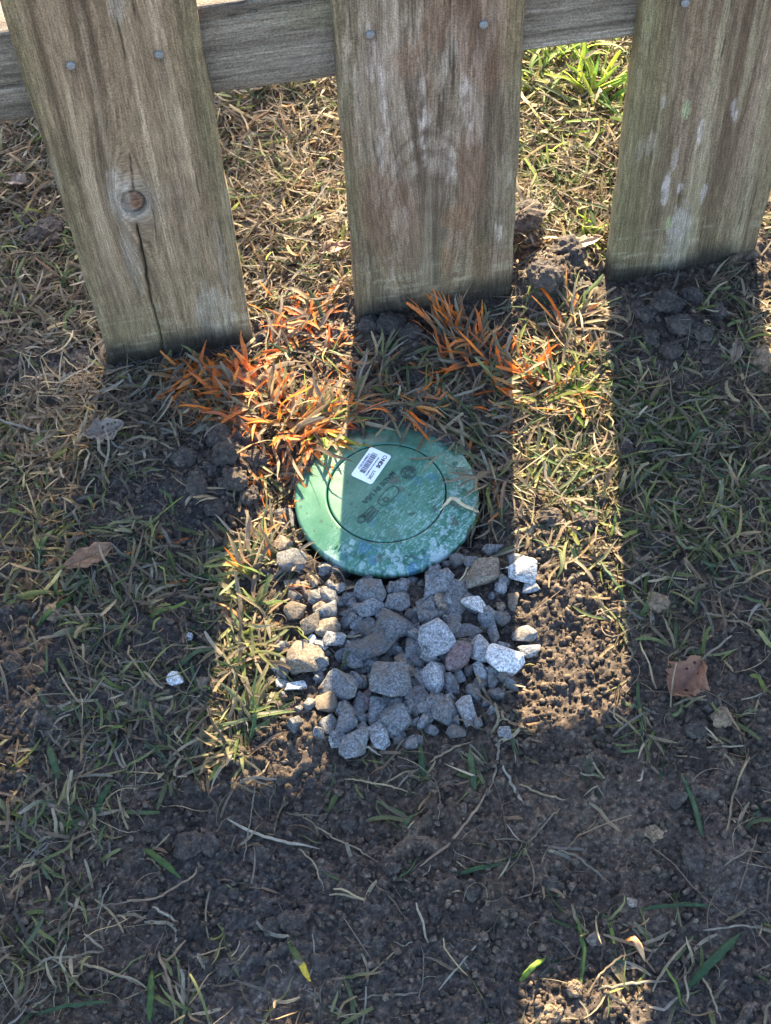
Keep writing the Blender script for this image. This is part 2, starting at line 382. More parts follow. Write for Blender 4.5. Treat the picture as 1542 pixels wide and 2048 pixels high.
def picket_look(kind, x, z, x0, x1, z0):
    """colour, grain coordinate and relief of the board's face"""
    u, v = x.copy(), z.copy(); W = x1 - x0; rel = np.zeros_like(u); gu = u.copy()
    sd = {'left': 3, 'middle': 11, 'right': 17}.get(kind, 23 + int(abs(x0) * 100))
    if kind == 'left':
        du, dv = u - KN[0], (v - KN[2]) * 0.27
        r2 = du ** 2 + dv ** 2 + 1e-7
        gu = KN[0] + du * (1 - np.clip(0.012 ** 2 / r2, 0, 0.85)) + 0.010 * np.exp(-((v - KN[2]) / 0.09) ** 2) * np.exp(-(du / 0.03) ** 2)
    elif kind == 'middle':
        cx, cz = FP(850, 300)[0], FP(850, 300)[2]
        gu = u + 0.10 * np.clip(cz + 0.07 - v, 0, 1) * np.exp(-((u - cx) / 0.035) ** 2) * np.tanh((u - cx) / .012)
    gu = gu + 0.004 * (fbm(u * 9, v * 5, sd, 2) - 0.5)
    t = 0.55 * fbm(gu * 105, v * 3.2, sd, 3) + 0.3 * fbm(gu * 330, v * 7, sd + 5, 3) + 0.25 * fbm(u * 22, v * 9, sd + 9, 3)
    t = (t - 0.55) * 2.0 + 0.5
    c = np.where(t[:, None] < 0.5, mix(DARK, MIDC, sstep(0, 0.5, t)[:, None]), mix(MIDC, LIGHT, sstep(0.5, 1.05, t)[:, None]))
    ed = np.minimum(u - x0, x1 - u)
    hh = v - z0
    grey = fbm(u * 14, v * 6, sd + 30, 3)
    c = mix(c, c.mean(1, keepdims=True) * np.array([1.03, 1.0, 0.96]), 0.35)
    if kind == 'left':
        c = c * np.array([1.0, 0.93, 0.82]) * 1.05
        # pale band left of centre running down to the knot
        for (xa, ya, xb, yb, w, s) in [(160, 30, 235, 400, 6, 0.5), (150, 240, 215, 560, 9, 0.25), (325, 120, 385, 500, 7, 0.45), (385, 500, 400, 650, 12, 0.35)]:
            A, B = FP(xa, ya), FP(xb, yb); tt = np.clip((v - A[2]) / (B[2] - A[2]), -0.2, 1.2)
            cx = A[0] + (B[0] - A[0]) * tt + 0.003 * (fbm(v * 30, v * 0, 3, 2) - 0.5)
            m = np.exp(-((u - cx) / (w / 2350.0)) ** 2) * sstep(-0.15, 0.1, tt) * (1 - sstep(0.95, 1.15, tt))
            c = mix(c, LIGHT * 1.05, (m * s)[:, None])
        for (xa, ya, xb, yb, w, s) in [(175, 180, 235, 420, 3, 0.7), (115, 280, 165, 400, 8, 0.5), (240, 470, 300, 690, 10, 0.25), (330, 150, 370, 420, 4, 0.4), (60, 60, 100, 200, 6, 0.3)]:
            A, B = FP(xa, ya), FP(xb, yb); tt = np.clip((v - A[2]) / (B[2] - A[2]), -0.2, 1.2)
            m = np.exp(-((u - (A[0] + (B[0] - A[0]) * tt)) / (w / 2350.0)) ** 2) * sstep(-0.15, 0.1, tt) * (1 - sstep(0.95, 1.15, tt))
            c = mix(c, DARK, (m * s)[:, None])
        r = np.hypot(u - KN[0], (v - KN[2]) * 0.8)
        halo = np.exp(-(r / 0.017) ** 2) * (0.6 + 0.6 * fbm(u * 300, v * 200, 4, 2))
        c = mix(c, np.array([0.34, 0.33, 0.31]), np.clip(halo * 0.75, 0, 0.85)[:, None])
        ring = np.exp(-((r - 0.0085) / 0.0022) ** 2); core_ = 1 - sstep(0.006, 0.0078, r)
        c = mix(c, np.array([0.03, 0.026, 0.024]), np.clip(ring * 1.1, 0, 0.95)[:, None])
        c = mix(c, np.array([0.13, 0.075, 0.05]) * (0.6 + 0.8 * fbm(u * 700, v * 700, 8, 2))[:, None], core_[:, None])
        rel -= 0.0030 * ring + 0.0012 * core_
        rel += 0.0014 * np.exp(-((r - 0.014) / 0.004) ** 2)
        # drying crack below and above the knot
        A, B = FP(272, 440), FP(327, 712)
        tt = (v - A[2]) / (B[2] - A[2]); cx = A[0] + (B[0] - A[0]) * (0.35 * tt + 0.65 * tt ** 0.9 if False else tt) + 0.0010 * np.sin(tt * 9) * tt + 0.0015 * (vnoise(v * 90, v * 0, 6) - 0.5)
        w = 0.0010 * (1.1 - 0.6 * np.abs(tt - 0.4)); on = sstep(0, 0.06, tt) * (1 - sstep(0.92, 1.0, tt))
        m = np.exp(-((u - cx) / w) ** 2) * on
        c = mix(c, np.array([0.012, 0.010, 0.009]), np.clip(m * 1.2, 0, 0.97)[:, None]); rel -= 0.0045 * m
        A, B = FP(258, 300), FP(268, 385); tt = (v - A[2]) / (B[2] - A[2])
        m = np.exp(-((u - (A[0] + (B[0] - A[0]) * tt)) / 0.0008) ** 2) * sstep(0, 0.2, tt) * (1 - sstep(0.9, 1, tt))
        c = mix(c, DARK * 0.4, (m * 0.9)[:, None]); rel -= 0.0015 * m
        sp = spots(u, v, [(432, 630, 42, 60, 0.85), (240, 390, 24, 45, 0.5), (262, 520, 16, 60, 0.4), (445, 520, 12, 80, 0.35), (110, 350, 10, 30, 0.5), (463, 430, 9, 55, 0.5), (232, 10, 14, 26, 0.75)], W)
        c = mix(c, GREYW * 0.85, (sp * (0.35 + 0.9 * fbm(u * 200, v * 160, 12, 3)))[:, None].clip(0, 0.9))
    if kind == 'middle':
        c = c * np.array([1.0, 0.985, 0.97])
        saw = 0.5 + 0.5 * np.sin((v + 0.02 * (u - x0) + 0.0015 * fbm(u * 40, v * 40, 3, 2)) * 2 * math.pi / 0.0052)
        sawm = sstep(0.4, 0.7, fbm(u * 9, v * 7, 41, 2)) * sstep(0.012, 0.03, ed)
        c = c * (1 - 0.24 * (saw ** 3 * sawm)[:, None]); rel -= 0.0004 * saw ** 3 * sawm
        fl = fbm(gu * 120, v * 13, 51, 3); m = sstep(0.60, 0.70, fl) * sstep(0.45, 0.6, fbm(u * 12, v * 9, 52, 2) + 0.08)
        m2 = sstep(.55, .63, fbm(u * 210, v * 38, 58, 3)) * sstep(.4, .6, fbm(u * 25, v * 14, 59, 2)); c = mix(c, np.array([0.38, 0.33, 0.285]), (np.maximum(m * .4, m2 * .55))[:, None])
        dkm = sstep(0.58, 0.7, fbm(gu * 95, v * 9, 55, 3)); c = mix(c, np.array([0.085, 0.062, 0.045]), (dkm * 0.65)[:, None])
        sp = spots(u, v, [(930, 182, 11, 28, 0.85), (765, 185, 10, 50, 0.6), (848, 235, 14, 62, 0.6), (940, 272, 9, 22, 0.8), (1010, 322, 8, 18, 0.85), (855, 270, 8, 20, 0.6), (996, 458, 9, 28, 0.85), (740, 110, 12, 40, 0.55),
                          (812, 450, 9, 35, 0.5), (760, 300, 8, 40, 0.5), (900, 330, 14, 40, 0.4), (1018, 355, 6, 15, 0.7), (785, 570, 8, 40, 0.5), (955, 130, 10, 40, 0.4), (840, 160, 8, 35, 0.5)], W)
        c = mix(c, np.array([0.44, 0.39, 0.36]), (sp * (0.2 + 1.2 * sstep(.35, .65, fbm(u * 240, v * 90, 57, 3))))[:, None].clip(0, .85))
        rs = spots(u, v, [(915, 435, 34, 24, 0.6), (893, 520, 14, 30, 0.7)], W); c = mix(c, np.array([0.24, 0.13, 0.07]), (rs * 0.7)[:, None])
    if kind == 'right':
        ns = fbm(u * 60, v * 2.2, 61, 3); c = mix(c, MIDC * 0.82, 0.55)
        c = mix(c, DARK * 0.95, (sstep(0.52, 0.62, ns) * 0.7)[:, None]); c = mix(c, np.array([0.30, 0.27, 0.19]), (sstep(0.56, 0.66, fbm(u * 75, v * 2.0, 66, 2)) * 0.6)[:, None])
        sp = spots(u, v, [(1327, 205, 5, 14, 0.9), (1372, 222, 7, 16, 0.5), (1402, 262, 6, 22, 0.8), (1467, 214, 5, 14, 0.8), (1471, 232, 5, 12, 0.7), (1332, 380, 9, 28, 0.9), (1360, 378, 6, 14, 0.8), (1407, 388, 6, 20, 0.9), (1360, 450, 24, 40, 0.75),
                          (1280, 300, 12, 25, 0.35), (1302, 288, 8, 20, 0.35), (1350, 510, 30, 55, 0.4), (1300, 40, 8, 30, 0.5), (1350, 320, 6, 20, 0.4)], W)
        c = mix(c, np.array([0.47, 0.45, 0.46]), (sp * (0.4 + 0.8 * fbm(u * 180, v * 140, 71, 3)))[:, None].clip(0, 0.9))
        g2 = spots(u, v, [(1373, 220, 7, 16, 0.8), (1335, 448, 7, 16, 0.9), (1300, 45, 7, 25, 0.7)], W); c = mix(c, np.array([0.30, 0.36, 0.20]), g2[:, None])
        c = mix(c, ALGAE * 1.15, ((1 - sstep(0.0, 0.055, u - x0)) * 0.6 * (0.5 + fbm(u * 40, v * 20, 77, 3)))[:, None].clip(0, 0.8))
    if kind == 'middle':
        ac = FP(850, 265); qq = (ac[2] - v) - 34 * (u - ac[0]) ** 2 + .012 * (fbm(u * 30, v * 12, 93, 3) - .5)
        for (q0, wq, sq) in [(0.0, .0030, .5), (.022, .0045, .42), (.050, .006, .4), (.085, .007, .35), (-.03, .005, .3)]:
            c = mix(c, np.array([0.10, 0.066, 0.046]), (sq * np.exp(-((qq - q0) / wq) ** 2) * sstep(.006, .02, ed))[:, None])
        bl = sstep(.5, .62, fbm(u * 34, v * 11, 91, 3)); c = mix(c, np.array([0.185, 0.112, 0.077]), (bl * .5)[:, None])
    # thin drying checks along the grain
    rk = np.random.default_rng(sd + 7)
    for q in range(9):
        ux, va, ln = rk.uniform(x0 + .008, x1 - .008), rk.uniform(z0, .42), rk.uniform(.03, .12)
        m = np.exp(-((gu - ux - .0012 * (vnoise(v * 60, v * 0 + q, sd) - .5)) / .00055) ** 2) * sstep(va, va + .015, v) * (1 - sstep(va + ln - .02, va + ln, v))
        c = mix(c, DARK * .35, (m * .75)[:, None]); rel = rel - .0012 * m
    # weather stain running down from each nail
    for (a, b) in NAILS.get(kind, []):
        q = FP(a, b); dd = q[2] - v
        m = np.exp(-((u - q[0] - .002 * (vnoise(v * 40, v * 0, 3) - .5)) / .0032) ** 2) * sstep(-.003, .003, dd) * (1 - sstep(.01, .06, dd)) + np.exp(-(np.hypot(u - q[0], dd) / .0062) ** 2)
        c = mix(c, np.array([.075, .055, .042]), np.clip(m * .6, 0, .75)[:, None])
    # algae creeps in from the edges and up from the ground
    al = (1 - sstep(0.0, 0.028, ed + 0.012 * (fbm(u * 60, v * 25, sd + 2, 3) - 0.5))) * (0.35 + 0.8 * fbm(u * 30, v * 18, sd + 3, 3))
    al = np.maximum(al, (1 - sstep(0.02, 0.17, hh + 0.05 * (fbm(u * 30, v * 12, sd + 6, 3) - 0.5))) * (0.3 + 0.7 * fbm(u * 90, v * 50, sd + 8, 3)))
    c = mix(c, ALGAE * (0.7 + 0.9 * fbm(u * 150, v * 90, sd + 1, 2))[:, None], np.clip(al * 0.62, 0, 0.5)[:, None])
    # pale crust of dried mud scratches near the foot
    cr = sstep(0.60, 0.72, fbm(u * 45, v * 260, sd + 14, 2)) * (1 - sstep(0.02, 0.10, hh)); c = mix(c, np.array([0.33, 0.32, 0.24]), (cr * 0.5)[:, None])
    # wet black foot
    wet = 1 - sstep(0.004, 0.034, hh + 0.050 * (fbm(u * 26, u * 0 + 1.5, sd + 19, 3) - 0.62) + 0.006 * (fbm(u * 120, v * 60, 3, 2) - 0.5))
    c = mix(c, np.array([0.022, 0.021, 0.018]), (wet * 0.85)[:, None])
    rel += 0.0009 * (fbm(gu * 330, v * 7, sd + 5, 3) - 0.5) + 0.0016 * (fbm(gu * 60, v * 4, sd, 2) - 0.5)
    return (c * np.array([1.08, 0.96, 0.865])).clip(0.004, 0.7), gu, rel

def board(x0, x1, z0, z1, y0, y1, kind, fine, topcut=True):
    """upright board: a rounded cross-section carried up level by level"""
    r = 0.0022; nf = 100 if fine else 24
    fx = np.concatenate([[x0 + r * 0.3], np.linspace(x0 + r, x1 - r, nf), [x1 - r * 0.3]])
    fy = np.concatenate([[y0 + r * 0.3], np.full(nf, y0), [y0 + r * 0.3]])
    sx = np.array([x1, x1, x1 - r * 0.3, x1 - r]); sy = np.array([y0 + r, y1 - r, y1 - r * 0.3, y1])
    bx = np.linspace(x1 - r, x0 + r, 8)[1:]; by = np.full(7, y1)
    tx = np.array([x0 + r * 0.3, x0, x0]); ty = np.array([y1 - r * 0.3, y1 - r, y0 + r])
    X = np.concatenate([fx, sx, bx, tx]); Y = np.concatenate([fy, sy, by, ty]); n = len(X)
    lo = np.arange(z0 - 0.04, 0.50, 0.0024 if fine else 0.02); zz = np.concatenate([lo, np.linspace(0.52, z1, 14)])
    L = len(zz)
    XX = np.tile(X, (L, 1)); YY = np.tile(Y, (L, 1)); ZZ = np.tile(zz[:, None], (1, n))
    # uneven saw-cut edges
    wob = 0.0026 * (fbm(zz * 40, zz * 0, int(abs(x0) * 1000) % 97, 3) - 0.5); wob2 = 0.0030 * (fbm(zz * 33, zz * 0 + 3, int(abs(x1) * 1000) % 89, 3) - 0.5)
    tt = (XX - x0) / (x1 - x0); XX = XX + (1 - tt) * wob[:, None] + tt * wob2[:, None]
    c, gu, rel = picket_look(kind, XX.ravel(), ZZ.ravel(), x0, x1, z0)
    front = np.zeros(n, bool); front[1:nf + 1] = True
    rl = rel.reshape(L, n) * front[None, :]; YY = YY - rl
    edge = np.minimum(XX - x0, x1 - XX)
    if topcut:                                   # dog-eared top
        ZZ = np.minimum(ZZ, z1 - np.clip(0.035 - edge, 0, 1))
    V = np.stack([XX, YY, ZZ], -1).reshape(-1, 3)
    i = np.arange(L - 1)[:, None] * n; j = np.arange(n)[None, :]; k = (j + 1) % n
    Q = np.stack([i + j, i + k, i + n + k, i + n + j], -1).reshape(-1, 4)
    me = fast_mesh('board', V, Q, c)
    bm = bmesh.new(); bm.from_mesh(me); bm.verts.ensure_lookup_table()
    bm.faces.new([bm.verts[q] for q in range(n)][::-1]); bm.faces.new([bm.verts[(L - 1) * n + q] for q in range(n)])
    bm.to_mesh(me); bm.free()
    g = me.attributes.new('grain', 'FLOAT_VECTOR', 'POINT')
    g.data.foreach_set('vector', np.stack([gu, V[:, 1], V[:, 2]], -1).astype(np.float32).ravel())
    return me
def nail_mesh():
    bm = bmesh.new(); rings = [(0.0, -0.0011), (0.0026, -0.0010), (0.0038, -0.0006), (0.0041, 0.0), (0.0041, 0.0012)]
    prev = None
    for r, y in rings:
        cur = [bm.verts.new((r * math.cos(a) , y, r * math.sin(a))) for a in np.linspace(0, 2 * math.pi, 14, endpoint=False)] if r > 0 else [bm.verts.new((0, y, 0))]
        if prev is not None:
            for q in range(14):
                if len(prev) == 1: bm.faces.new((prev[0], cur[(q + 1) % 14], cur[q]))
                else: bm.faces.new((prev[q], prev[(q + 1) % 14], cur[(q + 1) % 14], cur[q]))
        prev = cur
    bm.faces.new(prev[::-1]); me = bpy.data.meshes.new('nail'); bm.to_mesh(me); bm.free(); return me
NAIL = nail_mesh(); NAIL.materials.append(M_nail)
PTOP = 1.12
for (x0, x1, z0), kind in zip(PICKETS, ['far', 'outer', 'left', 'middle', 'right', 'outer2', 'far2']):
    me = board(x0, x1, z0, PTOP, 0.0, THICK, kind, kind in NAILS)
    p = link('picket', me, M_wood, fence)
    if kind == 'left': p['label'] = 'left picket with a knot and a crack below it'
    if kind == 'middle': p['label'] = 'middle picket flecked with pale lichen'
    if kind == 'right': p['label'] = 'right picket with dark streaks and a pale patch'
    for (a, b) in NAILS.get(kind, []):
        q = FP(a, b); nl = link('nail', NAIL, None, p); nl.location = (q[0], -0.0010, q[2]); nl.scale = (.82, 1, .82); nl.rotation_euler = (random.uniform(-.08, .08), random.uniform(0, 6), random.uniform(-.08, .08))
def rail_mesh(z0, z1):
    xs = np.arange(-0.95, 1.05, 0.004); r = 0.003
    zf = np.concatenate([[z0 + r * .3], np.linspace(z0 + r, z1 - r, 36), [z1 - r * .3]]); yf = np.concatenate([[RAIL_Y0 + r * .3], np.full(36, RAIL_Y0), [RAIL_Y0 + r * .3]])
    zo = np.array([z1, z1, z0, z0]); yo = np.array([RAIL_Y0 + r, RAIL_Y1, RAIL_Y1, RAIL_Y0 + r])
    Z = np.concatenate([zf, zo]); Y = np.concatenate([yf, yo]); n = len(Z); L = len(xs)
    XX = np.tile(xs[:, None], (1, n)); ZZ = np.tile(Z, (L, 1)); YY = np.tile(Y, (L, 1))
    u = ZZ.ravel(); v = XX.ravel(); gu = u + 0.006 * (fbm(u * 12, v * 2.5, 81, 2) - 0.5) + 0.012 * vnoise(v * 1.3, v * 0, 5)
    t = 0.6 * fbm(gu * 110, v * 2.0, 82, 3) + 0.45 * fbm(gu * 340, v * 5, 84, 3); t = (t - 0.52) * 2.0 + 0.5
    c = np.where(t[:, None] < 0.5, mix(DARK * 1.3, MIDC, sstep(0, .5, t)[:, None]), mix(MIDC, LIGHT, sstep(.5, 1.05, t)[:, None]))
    c = mix(c, c.mean(1, keepdims=True) * np.array([1.02, 1.0, 0.97]), 0.6)
    c = c * np.array([1.06, .97, .88]); al = sstep(0.55, 0.7, fbm(u * 20, v * 6, 88, 3)); c = mix(c, ALGAE * 1.6, (al * 0.35)[:, None])
    crk = np.zeros_like(u)
    for (zc, xa, xb, sl_) in [(z0 + 0.067, -0.03, 0.07, 0.09), (z0 + 0.079, -0.02, 0.09, 0.05), (z0 + 0.03, -0.3, -0.15, 0.02), (z0 + 0.062, -0.32, -0.2, -0.03), (z0 + 0.05, 0.22, 0.32, 0.06)]:
        crk = np.maximum(crk, np.exp(-((u - zc - sl_ * (v - xa) - 0.002 * (vnoise(v * 50, v * 0, 7) - .5)) / 0.0007) ** 2) * sstep(xa, xa + .02, v) * (1 - sstep(xb - .02, xb, v)))
    c = mix(c, np.array([0.015, 0.013, 0.011]), (crk * 0.9)[:, None])
    front = np.zeros(n, bool); front[1:37] = True
    YY = YY + (0.003 * crk - 0.0012 * (fbm(gu * 340, v * 5, 84, 3) - .5)).reshape(L, n) * front
    V = np.stack([XX, YY, ZZ], -1).reshape(-1, 3)
    i = np.arange(L - 1)[:, None] * n; j = np.arange(n)[None, :]; k = (j + 1) % n
    Q = np.stack([i + j, i + n + j, i + n + k, i + k], -1).reshape(-1, 4)
    me = fast_mesh('rail', V, Q, c)
    bm = bmesh.new(); bm.from_mesh(me); bm.verts.ensure_lookup_table()
    bm.faces.new([bm.verts[q] for q in range(n)]); bm.faces.new([bm.verts[(L - 1) * n + q] for q in range(n)][::-1]); bm.to_mesh(me); bm.free()
    g = me.attributes.new('grain', 'FLOAT_VECTOR', 'POINT'); g.data.foreach_set('vector', np.stack([gu, V[:, 1], V[:, 0]], -1).astype(np.float32).ravel())
    return me
link('rail', rail_mesh(RAIL_Z0, RAIL_Z1), M_wood, fence)
link('rail', rail_mesh(0.90, 0.989), M_wood, fence)

# ------------------------------------------------------------------ drain lid
drain = empty('drain_lid', (LID[0], LID[1], LIDZ))
tag(drain, 'round green plastic drain lid with a barcode sticker, half in a strip of sun', 'drain lid')
def lid_colour(x, y):
    """faded green plastic: chalky haze, paint spatter, mud"""
    r = np.hypot(x, y); sd = 90
    c = np.tile(np.array([0.022, 0.110, 0.066]), (len(x), 1))
    hz = fbm(x * 60, y * 60, sd, 4); sc = fbm((x + y) * 200, (x - y) * 700, sd + 3, 3)
    c = mix(c, np.array([0.13, 0.265, 0.19]), (np.clip((hz - 0.38) * 2.0, 0, 1) * 0.42 * (.4 + fbm(x * 420, y * 420, 33, 2)) + 0.03)[:, None])
    c = mix(c, np.array([0.26, 0.38, 0.36]), (sstep(0.56, 0.70, sc) * 0.5 * sstep(-0.06, 0.06, x - y))[:, None])
    chip = sstep(0.715, 0.735, fbm(x * 420, y * 420, sd + 7, 2)) * sstep(0.03, 0.075, x * 0.5 - y * 0.95 + 0.012)
    c = mix(c, np.array([0.42, 0.50, 0.52]), (chip * 0.4)[:, None])
    fine = sstep(0.66, 0.74, fbm(x * 800, y * 800, sd + 9, 2)) * sstep(0.0, 0.06, x * 0.7 - y * 0.7); c = mix(c, np.array([0.34, 0.46, 0.46]), (fine * 0.4)[:, None])
    def at(px, py): p = G(px, py, 0.012); return p[0] - LID[0], p[1] - LID[1]
    def sp(lst, col, k=1.0, sd2=0):
        nonlocal c
        for (px, py, rad, s) in lst:
            a, b = at(px, py); d = np.hypot(x - a, y - b) / (rad / 2270.0) + (fbm(x * 420, y * 420, sd2 + int(px) % 31, 4) - 0.5) * 2.4
            c = mix(c, np.array(col), (s * (1 - sstep(0.8, 1.0, d)) * k)[:, None])
    sp([(728, 1095, 13, 0.65), (755, 1098, 10, 0.35), (822, 1132, 11, 0.95), (835, 962, 11, 0.4), (866, 953, 10, 0.5), (783, 1015, 8, 0.4), (687, 1108, 10, 0.4), (745, 1118, 10, 0.7), (850, 1118, 16, 0.4), (742, 1046, 10, 0.3), (802, 1000, 9, 0.3)], (0.02, 0.09, 0.22), .6, sd2=3)
    sp([(882, 1112, 21, 1.0), (788, 1110, 16, 0.65), (704, 1084, 6, 0.9), (725, 1126, 6, 0.9), (801, 1130, 7, 0.8), (868, 1084, 8, 0.85), (890, 1064, 7, 0.8), (780, 1136, 7, 0.6), (741, 1146, 4, 0.8), (698, 1098, 5, 0.7), (842, 1112, 4, 0.8), (916, 1000, 6, 0.6), (908, 985, 8, 0.5), (660, 1105, 16, 0.55), (672, 1118, 12, 0.5), (690, 1092, 10, 0.45)], (0.44, 0.49, 0.52), .48, sd2=7)
    sp([(912, 1042, 9, 0.95), (904, 1010, 8, 0.8), (790, 962, 11, 0.85), (802, 978, 8, 0.7), (818, 940, 11, 0.7), (757, 1116, 8, 0.6), (762, 1112, 6, 0.5), (735, 1030, 8, 0.5)], (0.055, 0.04, 0.033), .8, sd2=11)
    sp([(785, 1066, 11, 0.6), (795, 1075, 9, 0.5)], (0.06, 0.12, 0.09), sd2=13)
    pin = sstep(0.79, 0.82, fbm(x * 260, y * 260, sd + 21, 2)); c = mix(c, np.array([0.02, 0.05, 0.04]), (pin * 0.8)[:, None])
    mud = sstep(0.035, 0.072, y + 0.012 * (fbm(x * 120, y * 120, sd + 25, 3) - 0.5)) * sstep(0.42, 0.62, fbm(x * 140, y * 140, sd + 27, 3)); c = mix(c, np.array([0.03, 0.045, 0.036]), (mud * 0.85)[:, None])
    return c.clip(0.004, 0.8)
def lathe(prof, n=220):
    prof = np.array(prof); a = np.linspace(0, 2 * math.pi, n, endpoint=False)
    X = prof[:, 0][:, None] * np.cos(a); Y = prof[:, 0][:, None] * np.sin(a); Z = np.tile(prof[:, 1][:, None], (1, n))
    V = np.stack([X, Y, Z], -1).reshape(-1, 3); L = len(prof)
    i = np.arange(L - 1)[:, None] * n; j = np.arange(n)[None]; k = (j + 1) % n
    Q = np.stack([i + j, i + n + j, i + n + k, i + k], -1).reshape(-1, 4)
    return V, Q
rs = np.linspace(0.0002, 0.0490, 84)
cap = [(r, 0.0106 - 0.0010 * (r / 0.05) ** 2) for r in rs] + [(0.0496, 0.0093), (0.0499, 0.0085), (0.0499, 0.001), (0.044, 0.0005)]
V, Q = lathe(cap, 380); V[:, 2] += 0.00025 * (fbm(V[:, 0] * 60, V[:, 1] * 60, 4, 2) - 0.5)
cap_o = link('cap', fast_mesh('cap', V, Q, lid_colour(V[:, 0], V[:, 1])), M_lid, drain)
rs = np.linspace(0.0522, 0.0768, 44)
rim = [(0.0508, -0.002), (0.0509, 0.0085), (0.0513, 0.0096)] + [(r, 0.0100 - 0.0050 * ((r - 0.0513) / 0.0262) ** 1.3) for r in rs] + [(0.0780, 0.0040), (0.0785, 0.0028), (0.0784, -0.0028), (0.0765, -0.0045), (0.070, -0.0046)]
V, Q = lathe(rim, 520); rim_o = link('rim', fast_mesh('rim', V, Q, lid_colour(V[:, 0], V[:, 1])), M_lid, drain)
V, Q = lathe([(0.002, -0.003), (0.052, -0.003), (0.060, -0.004), (0.064, -0.006), (0.064, -0.034), (0.060, -0.034)], 48)
link('riser', fast_mesh('riser', V, Q), M_pipe, drain)

def text_mesh(s, size, ext=0.0, bold=0.0):
    cu = bpy.data.curves.new('t', 'FONT'); cu.body = s; cu.size = size; cu.extrude = ext; cu.offset = bold
    cu.align_x = 'CENTER'; cu.align_y = 'CENTER'; cu.resolution_u = 3
    o = bpy.data.objects.new('t', cu); C.objects.link(o)
    dg = bpy.context.evaluated_depsgraph_get()
    me = bpy.data.meshes.new_from_object(o.evaluated_get(dg)); bpy.data.objects.remove(o); return me
def place_flat(me, name, mat, parent, x, y, z, ang):
    o = link(name, me, mat, parent); o.location = (x, y, z); o.rotation_euler = (0, 0, ang); return o
def lxy(px, py): p = G(px, py, 0.0145); return p[0] - LID[0], p[1] - LID[1]
# lettering moulded round the rim, tops outward
msg = 'DO NOT BLOCK  ' * 4; glyph = {}
for k, ch in enumerate(msg):
    if ch == ' ': continue
    th = R_(63) - k / len(msg) * 2 * math.pi
    td = (math.degrees(th) + 180) % 360 - 180
    if not -140 < td < 25: continue
    if ch not in glyph: glyph[ch] = text_mesh(ch, 0.0066, 0.0003, 0.00004); glyph[ch].materials.append(M_letter)
    rr = 0.0662
    o = link('letter', glyph[ch], None, rim_o); o.location = (rr * math.cos(th), rr * math.sin(th), 0.0080); o.rotation_euler = (0, 0, th - math.pi / 2)
    o.rotation_euler = (Matrix.Rotation(th - math.pi / 2, 3, 'Z') @ Matrix.Rotation(R_(-13), 3, 'X')).to_euler()
# words and marks on the cap: they read from upper right down to lower left
A, B = lxy(787, 944), lxy(729, 1003); tang = math.atan2(B[1] - A[1], B[0] - A[0])
place_flat(text_mesh('MADE IN USA', 0.0066, 0.0003, 0.0001), 'lettering', M_cap_mark, cap_o, (A[0] + B[0]) / 2, (A[1] + B[1]) / 2, 0.0107, tang)
def ring_mesh(rx, ry, w, n=40, h=0.0005, sq=2.0):
    V = []; 
    for q in range(n):
        a = 2 * math.pi * q / n; cx, cy = math.copysign(abs(math.cos(a)) ** (2 / sq), math.cos(a)), math.copysign(abs(math.sin(a)) ** (2 / sq), math.sin(a))
        for (k, z) in ((1, 0), (1, h), (0, h), (0, 0)): V.append((cx * (rx - w * (1 - k)), cy * (ry - w * (1 - k)), z))
    Q = [[q * 4 + i, ((q + 1) % n) * 4 + i, ((q + 1) % n) * 4 + i + 1, q * 4 + i + 1] for q in range(n) for i in range(3)]
    return fast_mesh('mark', np.array(V), np.array(Q), smooth=False)
x_, y_ = lxy(817, 944); place_flat(ring_mesh(0.0068, 0.0068, 0.0008), 'globe_mark', M_cap_mark, cap_o, x_, y_, 0.0104, tang)
for w_ in (0.0034, 0.0062): place_flat(ring_mesh(w_, 0.0062 if w_ < 0.005 else 0.0024, 0.0006), 'globe_mark', M_cap_mark, cap_o, x_, y_, 0.0104, tang)
x_, y_ = lxy(777, 990); place_flat(ring_mesh(0.0115, 0.0055, 0.0008, sq=3), 'oval_mark', M_cap_mark, cap_o, x_, y_, 0.0104, tang)
place_flat(text_mesh('D', 0.0075, 0.0003, 0.0001), 'lettering', M_cap_mark, cap_o, x_ - 0.003, y_ - 0.0035, 0.0106, tang)
x_, y_ = lxy(729, 1029); place_flat(ring_mesh(0.0042, 0.0036, 0.0009), 'hand_mark', M_cap_mark, cap_o, x_ - 0.003, y_ - 0.003, 0.0103, tang)
for k_ in range(3): place_flat(ring_mesh(0.0075, 0.0014, 0.0006, sq=3), 'hand_mark', M_cap_mark, cap_o, x_ + 0.003 + k_ * 0.0018, y_ + 0.003 - k_ * 0.0026, 0.0103, tang)
